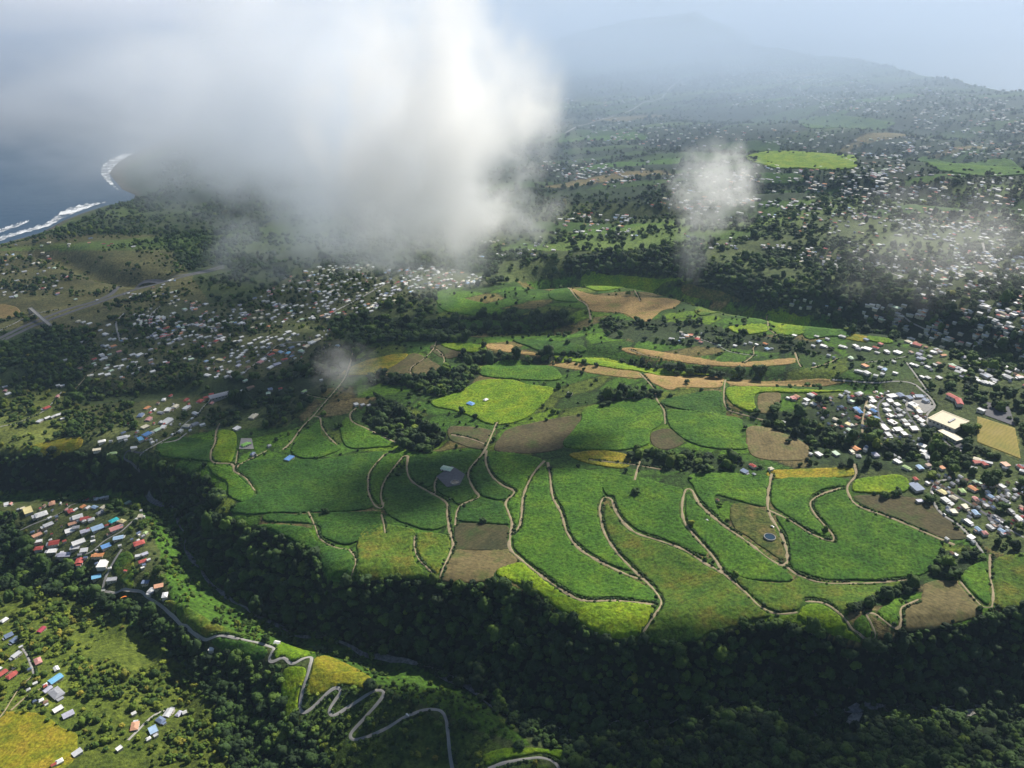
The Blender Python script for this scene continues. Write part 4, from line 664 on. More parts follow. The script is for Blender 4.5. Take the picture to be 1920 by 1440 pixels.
for q, h in enumerate(IND):
    px, py, wpx, c, place, d, x, y, z, Lm, lb = h
    kd = KINDS[random.Random(q * 7 + 3).randrange(6)]
    if c in ('white', 'grey-white') and random.random() < .35: kd = 'flat'
    if place.startswith('the terraced estate') and random.random() < .5: kd = 'mono'
    Wm = max(6.0, Lm * random.uniform(.6, .85)); Hm = random.uniform(2.8, 3.6) * (1.0 if Lm < 15 else 1.25)
    a = img_dir(px, py, d) + random.uniform(-.32, .32) + (math.pi / 2 if random.random() < .15 else 0)
    if c == 'peach' and wpx > 21: a += 1.0
    r = empty('house', (x, y, z + .4), a); r.scale = (Lm, Wm, Hm)
    wm = M['white_wall'] if random.random() < .6 else M['cream_wall']
    o = bpy.data.objects.new('wall', hmesh('wall' if kd in ('gable',) else 'wallbox', wm)); C.objects.link(o); o.parent = r
    o = bpy.data.objects.new('roof', hmesh(kd, RM[c])); C.objects.link(o); o.parent = r
    if random.random() < .45 and q < 220:
        sx = random.choice((-1, 1)); o = bpy.data.objects.new('annex', hmesh('wallbox', wm)); C.objects.link(o); o.parent = r; o.location = (sx * .66, random.uniform(-.15, .15), -.12); o.scale = (.34, .6, .72)
        o2 = bpy.data.objects.new('annex_roof', hmesh('mono', RM[random.choice((c, 'grey-white', 'grey'))])); C.objects.link(o2); o2.parent = o
    if q < 110:
        for sx in (-.28, .28):
            for sy in (-1, 1):
                o = bpy.data.objects.new('window', wme); C.objects.link(o); o.parent = r; o.location = (sx, sy * .5, .45); o.scale = (1.6 / Lm, .12 / Wm, 1.1 / Hm)
        o = bpy.data.objects.new('door', dme); C.objects.link(o); o.parent = r; o.location = (0, -.5, .33); o.scale = (1.1 / Lm, .14 / Wm, 2.1 / Hm)
    tag(r, lb, 'house', 'houses in ' + place[4:])
# the many small far houses: one mass
CLUST = [([(230,600),(330,560),(450,572),(540,520),(600,500),(720,498),(860,508),(930,530),(800,552),(700,585),(600,600),(420,632),(300,642)], 520, (6,-2.5)),
 ([(0,480),(90,470),(130,520),(110,560),(0,560)], 45, (6,-2)), ([(0,460),(260,470),(260,440),(180,440)], 12, (6,-1)), ([(150,640),(330,620),(330,690),(200,720),(150,700)], 60, (6,-2)), ([(90,560),(180,570),(340,520),(330,560)], 26, (6,-2)),
 ([(250,590),(420,600),(420,640),(300,650)], 70, (6,-2)), ([(1010,300),(1120,300),(1200,335),(1160,352),(1030,332)], 120, (6,1)), ([(1040,402),(1190,396),(1190,440),(1040,452)], 75, (6,.5)), ([(900,452),(1050,442),(1040,482),(900,484)], 34, (6,.5)),
 ([(1420,352),(1600,345),(1920,356),(2050,370),(2050,450),(1700,430),(1500,392)], 380, (6,1)), ([(1580,286),(1720,295),(1700,340),(1600,330)], 110, (6,1)), ([(1750,420),(1960,430),(1960,545),(1800,520)], 130, (6,2)),
 ([(1580,455),(1900,470),(1960,545),(1700,536),(1600,510)], 190, (6,2)), ([(1400,455),(1580,470),(1600,520),(1500,492)], 50, (6,1)), ([(1640,570),(1920,588),(2000,600),(2000,700),(1760,642),(1640,600)], 190, (6,2)), ([(1700,640),(1960,690),(1960,740),(1740,700)], 70, (6,2)),
 ([(1340,172),(1700,186),(1660,216),(1350,196)], 150, (6,.5)), ([(1350,128),(1600,148),(1600,166),(1350,150)], 70, (6,.5)), ([(1700,200),(1960,210),(1960,262),(1720,244)], 140, (6,.8)), ([(1040,184),(1200,180),(1190,200),(1040,202)], 40, (6,.5)),
 ([(1240,620),(1320,625),(1320,650),(1240,640)], 14, (6,1)), ([(1430,560),(1640,570),(1620,600),(1440,585)], 14, (6,1)), ([(740,500),(900,500),(900,545),(760,540)], 40, (6,.5)), ([(1480,740),(1620,740),(1640,800),(1560,800)], 16, (6,3)), ([(1150,440),(1400,440),(1500,470),(1300,470)], 30, (6,1)),
 ([(1260,360),(1420,370),(1560,400),(1300,420)], 60, (6,1)), ([(1640,255),(1960,270),(1960,300),(1700,290)], 60, (6,1)), ([(1780,860),(1920,860),(1920,890),(1800,880)], 8, (6,1))]
SHED = [([(20,950),(220,930),(270,965),(280,1070),(230,1080),(150,1060),(60,1020)], 45, (6,-3.2)), ([(1740,890),(1920,900),(1920,1010),(1830,1000),(1760,950)], 90, (6,4)), ([(1500,740),(1740,735),(1740,860),(1640,860),(1540,800)], 110, (6,4)), ([(200,830),(280,760),(400,740),(420,780),(300,830)], 30, (6,-3)), ([(0,1200),(60,1230),(130,1300),(90,1340),(20,1290)], 12, (6,-3)), ([(370,640),(620,620),(620,670),(480,710),(380,710)], 60, (6,-2.6))]
CLUST += [([(1060,110),(1500,120),(1900,190),(1900,215),(1500,170),(1060,150)], 260, (6,.5)), ([(1100,220),(1900,270),(1900,300),(1100,270)], 260, (6,.6)), ([(1350,300),(1900,330),(1900,360),(1350,345)], 160, (6,.8)), ([(1200,300),(1420,330),(1420,440),(1200,380)], 100, (6,.7)), ([(1450,380),(1920,400),(1920,460),(1500,440)], 170, (6,1.2)), ([(1700,490),(1960,520),(1960,600),(1720,560)], 110, (6,2))]
NSH = len(CLUST); CLUST += SHED
pts = []
for ci_, (poly, cntn, d) in enumerate(CLUST):
    P = np.array(poly, float); k = 0
    while k < cntn:
        a = rng.uniform(P[:, 0].min(), P[:, 0].max()); b_ = rng.uniform(P[:, 1].min(), P[:, 1].max())
        if inpoly(np.array([a]), np.array([b_]), [tuple(p) for p in poly])[0]:
            if rng.random() < .75 and vn(np.array([a * .6]), np.array([b_ * 2.2]), 16, 40)[0] < -.1: k += .15; continue
            pts.append((a, b_, d, None if ci_ < NSH else ('white','grey','grey-white','brown','slate blue','red')[int(rng.integers(6))], None if ci_ < NSH else float(rng.uniform(3.5, 6.5)))); k += 1
for h in REST: pts.append((h[0], h[1], h[5], h[3], h[9]))
gx_, gy_, gz_ = ground([p[0] for p in pts], [p[1] for p in pts])
ax_, ay_, az_ = ground([p[0] + p[2][0] for p in pts], [p[1] + p[2][1] for p in pts])
V, Fc, Cc = [], [], []
pal = [W_] * 11 + [GW] * 7 + [CR] * 3 + [PG, LB, RD, PK, OR, GY_, GY_, SL, DR, BR, PE, LG]
for i, p in enumerate(pts):
    c = p[3] or pal[rng.integers(len(pal))]; Lm = p[4] or rng.uniform(5.5, 11.5); Wm = Lm * rng.uniform(.6, .9); Hm = rng.uniform(2.6, 3.6)
    if gy_[i] > 2600: Lm *= 1.3; Wm *= 1.3
    a = math.atan2(ay_[i] - gy_[i], ax_[i] - gx_[i]) + rng.uniform(-.2, .2); ca, sa = math.cos(a), math.sin(a); kd = KINDS[int(rng.integers(5))]
    for part, colr_ in (('wallbox', (.55,.52,.46)), (kd, ROOF[c])):
        v, f = HM[part]; o0 = len(V); k = float(rng.uniform(.85, 1.1))
        for (vx, vy, vz) in v:
            X_, Y_ = vx * Lm, vy * Wm; V.append((gx_[i] + X_ * ca - Y_ * sa, gy_[i] + X_ * sa + Y_ * ca, gz_[i] + .4 + vz * Hm)); Cc.append(tuple(q * k for q in colr_))
        Fc += [tuple(q + o0 for q in t) for t in f]
    dots(p[0], p[1], 2.2)
m, N, b = newmat('far_house_paint', .6); a = N.nodes.new('ShaderNodeAttribute'); a.attribute_name = 'Col'; N.links.new(a.outputs['Color'], b.inputs['Base Color'])
tag(mesh_obj('distant_houses', V, Fc, m, cols=np.array(Cc, np.float32)), 'countless small white and coloured houses scattered over the hazy slopes', kind='stuff')
# ------------------------------------------------------------------ large buildings and other built things
def box(V, Fc, x0, x1, y0, y1, z0, z1):
    o = len(V); V += [(x0,y0,z0),(x1,y0,z0),(x1,y1,z0),(x0,y1,z0),(x0,y0,z1),(x1,y0,z1),(x1,y1,z1),(x0,y1,z1)]
    Fc += [(o,o+1,o+5,o+4),(o+1,o+2,o+6,o+5),(o+2,o+3,o+7,o+6),(o+3,o,o+4,o+7),(o+4,o+5,o+6,o+7),(o+3,o+2,o+1,o)]
def hall(name, label, cat, px, py, d, L, Wd, H, roofmat, wallmat, kind='flat', extras=0):
    x, y, z = ground([px], [py]); a = img_dir(px, py, d); r = empty(name, (float(x[0]), float(y[0]), float(z[0]) + .5), a)
    V, Fc = [], []; box(V, Fc, -L/2, L/2, -Wd/2, Wd/2, -6, H); mesh_obj('wall', V, Fc, wallmat, r)
    rs = H * .28 if kind != 'flat' else .8
    v, f = HM['gable' if kind == 'gable' else 'flat']
    V = [(a_ * L, b_ * Wd, H + (c_ - 1.0) * (rs / .5 if kind == 'gable' else 7) + .003) for a_, b_, c_ in v]; rf = mesh_obj('roof', V, f, roofmat, r)
    for k in range(extras):
        V, Fc = [], []; box(V, Fc, -1.6, 1.6, -Wd * .22, Wd * .22, H + .9, H + 2.2); q = mesh_obj('roof_vent', V, Fc, RM['grey'], rf)
        q.location = (L * .12, 0, 0)
    for s in (-1, 1):
        for k in range(int(L / 7)):
            V, Fc = [], []; cxk = -L/2 + 3.5 + k * 7; box(V, Fc, cxk - 1.5, cxk + 1.5, s * (Wd/2 + .03) - .04, s * (Wd/2 + .03) + .04, H * .4, H * .7); mesh_obj('window', V, Fc, M['window'], r)
    return tag(r, label, cat)
hall('sports_hall', 'large cream flat roofed sports hall beside the terraced estate', 'sports hall', 1776, 796, (6,2.2), 46, 46, 9, RM['cream_sheet'], M['white_wall'], 'flat', 1)
hall('sports_annex', 'low cream roofed annex in front of the large hall', 'building', 1781, 821, (6,3), 36, 16, 5, RM['cream'], M['white_wall'])
hall('school_building', 'red roofed school wing nearer the pitch', 'school', 1797, 758, (2.5,6), 22, 10, 6, RM['red'], M['white_wall'], 'gable')
hall('school_building', 'red roofed school wing with a white gable end near the main road', 'school', 1784, 748, (6,3), 18, 10, 6, RM['red'], M['white_wall'], 'gable')
hall('warehouse', 'long grey roofed warehouse at the end of the red roofed row', 'warehouse', 418, 744, (6,-3.4), 52, 17, 6, RM['grey'], M['white_wall'], 'gable')
hall('clubhouse', 'small white and grey clubhouse at the corner of the sports pitch', 'clubhouse', 1839, 773, (6,2), 12, 9, 5, RM['grey-white'], M['white_wall'])
hall('farm_building', 'farm building with a grey green roof in the shaded cane field', 'farm building', 838, 882, (6,1), 18, 12, 4, RM['pale green'], M['white_wall'], 'gable')
def patch(name, pts, mat, lift=.7, **kw):
    P = np.array(pts, float); x, y, z = ground(P[:, 0], P[:, 1]); c = (x.mean(), y.mean()); V = []; nseg = 6
    Fc = []; n_ = len(pts)
    for k in range(nseg + 1):
        t = k / nseg
        for i in range(n_): V.append((c[0] + (x[i] - c[0]) * t, c[1] + (y[i] - c[1]) * t, 0))
    V = np.array(V); V[:, 2] = hz(V[:, 0], V[:, 1]) + lift
    for k in range(nseg):
        for i in range(n_): j = (i + 1) % n_; Fc.append((k*n_+i, k*n_+j, (k+1)*n_+j, (k+1)*n_+i))
    o = mesh_obj(name, V, Fc, mat); tag(o, **kw); return o
patch('car_park', [(1843,753),(1892,764),(1903,800),(1847,779)], M['asphalt'], 1.2, kind='structure')
patch('car_park', [(1850,962),(1868,966),(1890,980),(1888,990),(1862,984),(1852,974)], M['asphalt'], .8, kind='structure')
patch('car_park', [(1786,832),(1800,830),(1815,850),(1795,850)], M['asphalt'], .8, kind='structure')
patch('yard', [(1718,742),(1738,745),(1752,762),(1735,775),(1700,770),(1695,750)], M['concrete'], .5, kind='structure')
patch('yard', [(818,896),(848,876),(872,892),(862,912),(838,916)], M['asphalt'], 3.2, kind='structure')
patch('yard', [(452,822),(472,822),(476,842),(448,842)], M['concrete'], .5, kind='structure')
# round water tanks / pond
def basin(name, label, cat, px, py, rad, h, watercol, lift=0):
    x, y, z = ground([px], [py]); r = empty(name, (float(x[0]), float(y[0]), float(z[0]) + lift)); V, Fc = [], []; n_ = 40
    for i in range(n_):
        a = 2 * math.pi * i / n_; c, s_ = math.cos(a), math.sin(a); V += [(rad*1.12*c, rad*1.12*s_, -2), (rad*1.12*c, rad*1.12*s_, h), (rad*c, rad*s_, h), (rad*c, rad*s_, -2)]
    for i in range(n_):
        j = (i + 1) % n_; Fc += [(4*i, 4*j, 4*j+1, 4*i+1), (4*i+1, 4*j+1, 4*j+2, 4*i+2), (4*i+2, 4*j+2, 4*j+3, 4*i+3)]
    mesh_obj('rim', V, Fc, M['concrete'], r)
    m, N, b = newmat(name + '_water', .1); b.inputs['Base Color'].default_value = (*watercol, 1); b.inputs['Specular IOR Level'].default_value = .5
    mesh_obj('water', [(rad*.995*math.cos(2*math.pi*i/n_), rad*.995*math.sin(2*math.pi*i/n_), h - .6) for i in range(n_)], [tuple(range(n_))], m, r); return tag(r, label, cat)
for q_ in ([(1582,1362),(1590,1345),(1604,1334),(1618,1338),(1610,1355),(1596,1368)], [(1752,1338),(1770,1328),(1800,1334),(1826,1330),(1836,1342),(1800,1346)]): patch('boulder_bar', q_, M['pale_rock'], 1.4, kind='structure')
basin('pond', 'round dark blue reservoir pond with a pale rim in the fallow plot', 'pond', 1443, 1009, 7.6, 3.0, (.01,.04,.07))
basin('water_tank', 'round concrete tank in front of the farm building', 'water tank', 853, 908, 6.5, 2.6, (.02,.03,.035), 2.2)
basin('water_tank', 'small dark round tank beside the lime roofed house', 'water tank', 477, 855, 4.5, 2.2, (.02,.03,.04))
# overpass
x, y, z = ground([60, 94], [589, 613]); p0, p1 = Vector((x[0], y[0], z[0] + 7)), Vector((x[1], y[1], z[1] + 7)); zt = max(p0.z, p1.z); mid = (p0 + p1) / 2; ln = (p1 - p0).length + 6
r = empty('overpass_bridge', (mid.x, mid.y, zt - 7), math.atan2(p1.y - p0.y, p1.x - p0.x)); V, Fc = [], []; box(V, Fc, -ln/2, ln/2, -5, 5, 6, 7.4); mesh_obj('deck', V, Fc, M['concrete'], r)
for s in (-1, 1):
    V, Fc = [], []; box(V, Fc, -ln/2, ln/2, s*5.0 - .25, s*5.0 + .25, 7.403, 8.4); mesh_obj('parapet', V, Fc, M['concrete'], r)
    V, Fc = [], []; box(V, Fc, s*ln*.22 - 1, s*ln*.22 + 1, -4, 4, -8, 5.997); mesh_obj('pier', V, Fc, M['concrete'], r)
    V, Fc = [], []; box(V, Fc, s*ln*.5 - 3, s*ln*.5 + 3, -6, 6, -10, 5.997); mesh_obj('abutment', V, Fc, M['concrete'], r)
tag(r, 'concrete overpass crossing the motorway at the left', 'bridge')
# parked cars
CARC = {'white': (.8,.8,.8), 'dark': (.03,.03,.04), 'silver': (.5,.5,.52)}
CMAT = {k: m_plain('car_' + k, v, .3, .05, 1) for k, v in CARC.items()}; M['tyre'] = m_plain('tyre', (.02,.02,.02), .9, .1, 1)
def car_body():
    pr = [(-2.1,.35),(-2.1,.85),(-1.5,.95),(-1.1,1.45),(.7,1.48),(1.25,.98),(2.05,.85),(2.15,.4)]; V = []; 
    for s in (-.85, .85): V += [(a, s * (.82 if b_ > 1.2 else 1), b_) for a, b_ in pr]
    n_ = len(pr); return V, [tuple(range(n_ - 1, -1, -1)), tuple(range(n_, 2 * n_))] + [(i, (i + 1) % n_, (i + 1) % n_ + n_, i + n_) for i in range(n_)]
bodym = {}
for k in CMAT: me = bpy.data.meshes.new('body'); v, f = car_body(); me.from_pydata(v, [], f); me.materials.append(CMAT[k]); bodym[k] = me
V, Fc = [], []; 
for i in range(14):
    a = 2*math.pi*i/14; V += [(.34*math.cos(a), -.12, .34*math.sin(a)), (.34*math.cos(a), .12, .34*math.sin(a))]
Fc = [(2*i, 2*((i+1)%14), 2*((i+1)%14)+1, 2*i+1) for i in range(14)] + [tuple(range(0, 28, 2)), tuple(range(27, 0, -2))]
tm = bpy.data.meshes.new('wheel'); tm.from_pydata(V, [], Fc); tm.materials.append(M['tyre'])
CARS = [(1863,972,'white','white car leftmost on the village car park'),(1867,974,'silver','silver car between two white ones on the village car park'),(1873,978,'white','white car near the middle of the village car park'),(1879,982,'white','white car nearest the grey houses on the village car park'),
 (1803,842,'white','white car parked below the sports hall annex'),(1799,846,'dark','dark car parked below the sports hall annex'),(1747,926,'white','white car on the curving road beside the slate blue roofed house'),(1749,936,'silver','silver car on the curving village road'),(1770,966,'white','white car lower on the curving village road'),(764,1342,'white','white car driving on the bottom zigzag road'),(1448,989,'white','white car on the fallow plot above the pond'),(1326,977,'white','white car on the cane track left of the pond')]
for px, py, c, lb in CARS:
    x, y, z = ground([px], [py]); r = empty('parked_car', (float(x[0]), float(y[0]), float(z[0]) + 1.2), img_dir(px, py, (6, 3)) + random.uniform(-.2, .2)); r.scale = (1.15,) * 3
    o = bpy.data.objects.new('body', bodym[c]); C.objects.link(o); o.parent = r
    for a in (-1.35, 1.35):
        for s in (-.8, .8): o = bpy.data.objects.new('wheel', tm); C.objects.link(o); o.parent = r; o.location = (a, s, .34)
    for s, e in ((-1, -1.33), (1, 1.02)):
        o = bpy.data.objects.new('window', wme); C.objects.link(o); o.parent = r; o.location = (e, 0, 1.22); o.scale = (.12, 1.3, .36); o.rotation_euler = (0, -.85 * s, 0)
    tag(r, lb, 'car', 'parked cars')
# paraglider over the ridge village
x, y, z = ground([231], [1119]); k = .955; gx, gy, gz = float(x[0]) * k, float(y[0]) * k, CAMZ + (float(z[0]) - CAMZ) * k
r = empty('paraglider', (gx, gy, gz - 7), R(35)); mo = m_plain('sail_orange', (.75,.20,.03), .6, .1, .5); my = m_plain('sail_yellow', (.8,.5,.05), .6, .1, .5)
def sail(x0, x1, mt):
    V = []; n_ = 24
    for i in range(n_ + 1):
        t = x0 + (x1 - x0) * i / n_; a = t * 1.15; cx_, cz_ = 5.2 * math.sin(a), 7 + 2.6 * (math.cos(a) - 1); ch = 1.35 * math.sqrt(max(.04, 1 - (t * .93) ** 2))
        for (u, v) in ((-.5, 0), (-.3, .2), (.2, .16), (.5, .0), (.2, -.05), (-.3, -.08)): V.append((cx_ + v * math.sin(a), u * ch * 2, cz_ + v * math.cos(a) * 1.3))
    return V, [(i*6+j, i*6+(j+1) % 6, (i+1)*6+(j+1) % 6, (i+1)*6+j) for i in range(n_) for j in range(6)] + [(5,4,3,2,1,0), tuple(n_*6 + j for j in range(6))]
v, f = sail(-1, 1, mo); can = mesh_obj('canopy', v, f, mo, r, smooth=True)
v, f = sail(-1.0, -.35, my); v = [(a, b_ * 1.03, c_ + .02) for a, b_, c_ in v]; mesh_obj('canopy_panel', v, f, my, can, smooth=True)
V, Fc = [], []
for t in (-.9, -.6, -.3, 0, .3, .6, .9):
    for u in (-.6, .6):
        a = t * 1.15; e = Vector((5.2*math.sin(a), u, 7 + 2.6*(math.cos(a) - 1))); s_ = Vector((.25 * (1 if t > 0 else -1), 0, .6)); o = len(V)
        for q in (s_, e): V += [tuple(q + Vector((dx, dy, 0))) for dx, dy in ((-.015,-.015),(.015,-.015),(.015,.015),(-.015,.015))]
        Fc += [(o+i, o+(i+1) % 4, o+4+(i+1) % 4, o+4+i) for i in range(4)]
mesh_obj('suspension_lines', V, Fc, M['trunk'], r)
tag(r, 'orange and yellow paraglider canopy flying over the ridge road bend', 'paraglider')
# seated pilot: one continuous skinned body
me = bpy.data.meshes.new('pilot'); J = [(0,0,0),(0,.02,.3),(0,0,.52),(0,-.02,.68),(-.2,0,.48),(-.3,-.1,.7),(-.25,0,.95),(.2,0,.48),(.3,-.1,.7),(.25,0,.95),(-.12,-.4,.05),(-.13,-.75,-.2),(.12,-.4,.05),(.13,-.75,-.2)]
me.from_pydata(J, [(0,1),(1,2),(2,3),(2,4),(4,5),(5,6),(2,7),(7,8),(8,9),(0,10),(10,11),(0,12),(12,13)], []); po = bpy.data.objects.new('person', me); C.objects.link(po)
me.materials.append(m_plain('pilot_clothes', (.05,.06,.12), .8, .1, 1)); md = po.modifiers.new('skin', 'SKIN'); rad = [.17,.18,.12,.11,.07,.05,.04,.07,.05,.04,.09,.06,.09,.06]
for i, v_ in enumerate(me.skin_vertices[0].data): v_.radius = (rad[i],) * 2
me.skin_vertices[0].data[0].use_root = True; po.modifiers.new('sub', 'SUBSURF').levels = 1
po.location = (gx, gy, gz - 6.7); po.rotation_euler = (0, 0, R(35)); tag(po, 'paraglider pilot in dark clothes seated below the orange canopy', 'person')
# ------------------------------------------------------------------ trees
def ico(sub):
    import bmesh
    bm = bmesh.new(); bmesh.ops.create_icosphere(bm, subdivisions=sub, radius=1); v = np.array([q.co[:] for q in bm.verts]); f = [tuple(q.index for q in t.verts) for t in bm.faces]; bm.free(); return v, np.array(f)
IV, IF = ico(2)
def crown_mesh(seed, h=1.0, flat=.8):
    r_ = np.random.default_rng(seed); V, Fs = [], []; o = 0
    for k in range(9):
        if k == 0: c = np.array((0, 0, .52)); rr = .42
        else:
            a = r_.uniform(0, 6.28); q = r_.uniform(.2, .46); c = np.array((q*math.cos(a), q*math.sin(a), r_.uniform(.34, .86) - q * .25)); rr = r_.uniform(.13, .33)
        v = IV * rr * (1 + .28 * r_.normal(size=(len(IV), 1)).clip(-1.5, 1.5) * .7); v[:, 2] *= flat; V.append(v + c); Fs.append(IF + o); o += len(IV)
    allv = np.vstack(V); idx_ = r_.choice(len(allv), 170); 
    P = allv[idx_]; P = P[(P[:, 2] > .25)]; 
    for p in P:
        n_ = p - np.array((0, 0, .45)); n_ /= np.linalg.norm(n_) + 1e-6; t1 = np.cross(n_, r_.normal(size=3)); t1 /= np.linalg.norm(t1) + 1e-6; t2 = np.cross(n_, t1); s_ = r_.uniform(.05, .11); c = p + n_ * r_.uniform(0, .08)
        V.append(np.array([c - t1 * s_, c + t2 * s_ * .7 + n_ * s_ * .5, c + t1 * s_ + n_ * .2 * s_])); Fs.append(np.array([[o, o+1, o+2]])); o += 3
    me_o = mesh_obj('crown', np.vstack(V), np.vstack(Fs), M['tree']); return me_o
def trunk_mesh():
    V, Fc = [], []; n_ = 8
    for k, (z_, r1) in enumerate(((-.15, .075), (.1, .05), (.35, .04), (.6, .02))):
        for i in range(n_): a = 2*math.pi*i/n_; V.append((r1*math.cos(a) + .02 * k * .5, r1*math.sin(a), z_))
    Fc = [(k*n_+i, k*n_+(i+1) % n_, (k+1)*n_+(i+1) % n_, (k+1)*n_+i) for k in range(3) for i in range(n_)]
    for b_ in range(4):
        a = b_ * 1.6 + .3; o = len(V); p = Vector((.01, 0, .3)); q = Vector((.3*math.cos(a), .3*math.sin(a), .62))
        for c, rr in ((p, .028), (q, .01)): V += [tuple(c + Vector((rr*math.cos(t), rr*math.sin(t), 0))) for t in (0, 2.1, 4.2)]
        Fc += [(o+i, o+(i+1) % 3, o+3+(i+1) % 3, o+3+i) for i in range(3)]
    me = bpy.data.meshes.new('trunk'); me.from_pydata(V, [], Fc); me.materials.append(M['trunk']); return me
PROTO = [crown_mesh(s, 1, f) for s, f in ((1, .8), (2, 1.0), (3, .6), (4, 1.3), (5, .7), (6, .9))]
TM = trunk_mesh()
Us, Vs, Hs = [], [], []
for h, y0, y1 in ((.0066, 300, 1750), (.0047, 1750, 7500), (.008, 7500, 12000)):
    l0, l1 = math.log(y0 + OFF), math.log(y1 + OFF); na = int(2 * UM / h); nb = int((l1 - l0) / h)
    U, Vv = np.meshgrid(-UM + (np.arange(na) + .5) * h, l0 + (np.arange(nb) + .5) * h); Us.append((U + rng.uniform(-.5, .5, U.shape) * h).ravel()); Vs.append((Vv + rng.uniform(-.5, .5, U.shape) * h).ravel()); Hs.append(np.full(U.size, h))
U = np.concatenate(Us); Vv = np.concatenate(Vs); HH = np.concatenate(Hs)
s_ = np.exp(Vv).ravel(); tx = U.ravel() * s_; ty = s_ - OFF; tz = hz(tx, ty); px, py, j, i = lookup(tx, ty, tz)
pr = prob[j, i]; clump = fbm(tx * .5, ty, 90, 61, 3); pr2 = np.where(pr >= .99, 1, np.clip(pr + clump * 1.2 * (pr > .15), 0, 1)); pr2 = np.where(pr == 0, 0, pr2)
hid, ed = cells(tx, ty, 420, 110, 83, .05); pr2 = np.where((py < 470) & (px > 900) & (np.abs(hid) > .74), np.where(ed < .08, .8, .04), pr2)
keep = (rng.random(len(tx)) < pr2) & (px > -420) & (px < 2480) & (py < 1640) & (tz > SEA + 42) & (ty < 12000)
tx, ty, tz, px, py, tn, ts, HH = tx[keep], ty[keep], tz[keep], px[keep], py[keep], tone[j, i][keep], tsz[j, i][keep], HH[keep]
td = np.full(len(tx), 1e9); nearm = ty < 2200; ix = np.where(nearm)[0]; TPn = TP[TP[:, 1] < 2300]
for a in range(0, len(ix), 3000):
    q = ix[a:a+3000]; td[q] = np.sqrt(((tx[q, None] - TPn[:, 0]) ** 2 + (ty[q, None] - TPn[:, 1]) ** 2).min(1))
ok = td > 5.0; tx, ty, tz, px, py, tn, ts, HH = [q[ok] for q in (tx, ty, tz, px, py, tn, ts, HH)]
sp_ = HH * (ty + OFF); size = np.clip(sp_ * 1.3, 7, 12.5) * ts * np.exp(rng.normal(-.12, .36, len(tx))).clip(.4, 1.9); hs = size * rng.uniform(.7, 1.35, len(tx))
tn = np.clip(tn + rng.normal(0, .20, len(tx)) + .12 * fbm(tx, ty, 120, 77, 2), 0, 1)
scr = size / np.maximum(ty, 1); inf = (px > 15) & (px < 1905) & (py > 30) & (py < 1425)
order = np.argsort(-(scr * inf))[:3000]; rs_ = random.Random(5)
# the 300 trees that show largest, thinned so that they spread
order = order[np.argsort(-scr[order])][:296]
indiv = np.zeros(len(tx), bool); indiv[order] = True
MARKS = [('the lowest zigzag bend', 656, 1382), ('the last zigzag straight', 842, 1395), ('the yellow hook of grass', 1060, 1415), ('the pale gorge boulders', 1600, 1350), ('the bottom right corner', 1900, 1425), ('the dark wooded hillock', 1330, 1330),
 ('the yellow grass hillside', 140, 1385), ('the long peach roof', 254, 1364), ('the row of grey roofs', 300, 1360), ('the bright knoll bushes', 380, 1400), ('the bare path on the near hill', 20, 1335), ('the bottom bank clearing', 1200, 1425), ('the wooded bank edge', 1450, 1400), ('the bottom road', 940, 1435), ('the river bend', 1760, 1335)]
TI = []
for q in order:
    t = tn[q]; w_ = 'dark green' if t < .3 else ('mid green' if t < .45 else ('fresh green' if t < .6 else 'yellow green')); z_ = 'small' if size[q] < 8 else ('broad' if size[q] > 11.5 else 'medium'); tl = 'tall' if hs[q] / size[q] > 1.12 else ('low' if hs[q] / size[q] < .82 else 'round')
    mk = min(MARKS, key=lambda m: math.hypot(m[1] - px[q], m[2] - py[q])); TI.append((int(q), f"{z_} {tl} {w_} tree", mk, rel((px[q], py[q]), (mk[1], mk[2]))))
LBL = {}; grp = {}
for t in TI: grp.setdefault((t[1], t[2][0], t[3]), []).append(t)
for k_, L_ in grp.items():
    L_.sort(key=lambda t: math.hypot(px[t[0]] - t[2][1], py[t[0]] - t[2][2]))
    for i, t in enumerate(L_): LBL[t[0]] = (ORD[i] if i < 5 else '') + (f"nearest {k_[0]} {k_[2]} {k_[1]}" if (i < 5 and len(L_) > 1) else f"{k_[0]} {'farther ' if i >= 5 else ''}{k_[2]} {k_[1]}")
first = {}
for q in order:
    v = int(q) % 6; r = empty('tree', (float(tx[q]), float(ty[q]), float(tz[q]) - .3), rs_.uniform(0, 6.28)); r.scale = (float(size[q]), float(size[q]), float(hs[q]))
    if v not in first: o = PROTO[v]; first[v] = o
    else: o = bpy.data.objects.new('crown', PROTO[v].data); C.objects.link(o)
    o.parent = r; o['tone'] = float(tn[q])
    o = bpy.data.objects.new('trunk', TM); C.objects.link(o); o.parent = r
    lb = LBL[int(q)]; lb = lb if len(lb.split()) <= 16 else lb.replace(' round ', ' ').replace(' farther ', ' ')
    tag(r, lb, 'tree', 'trees of the near woods')
for v in range(6):
    if v not in first: PROTO[v].location = (0, -500, -100); 
pc = bpy.data.collections.new('crown_shapes'); 
for p in PROTO: pc.objects.link(p)
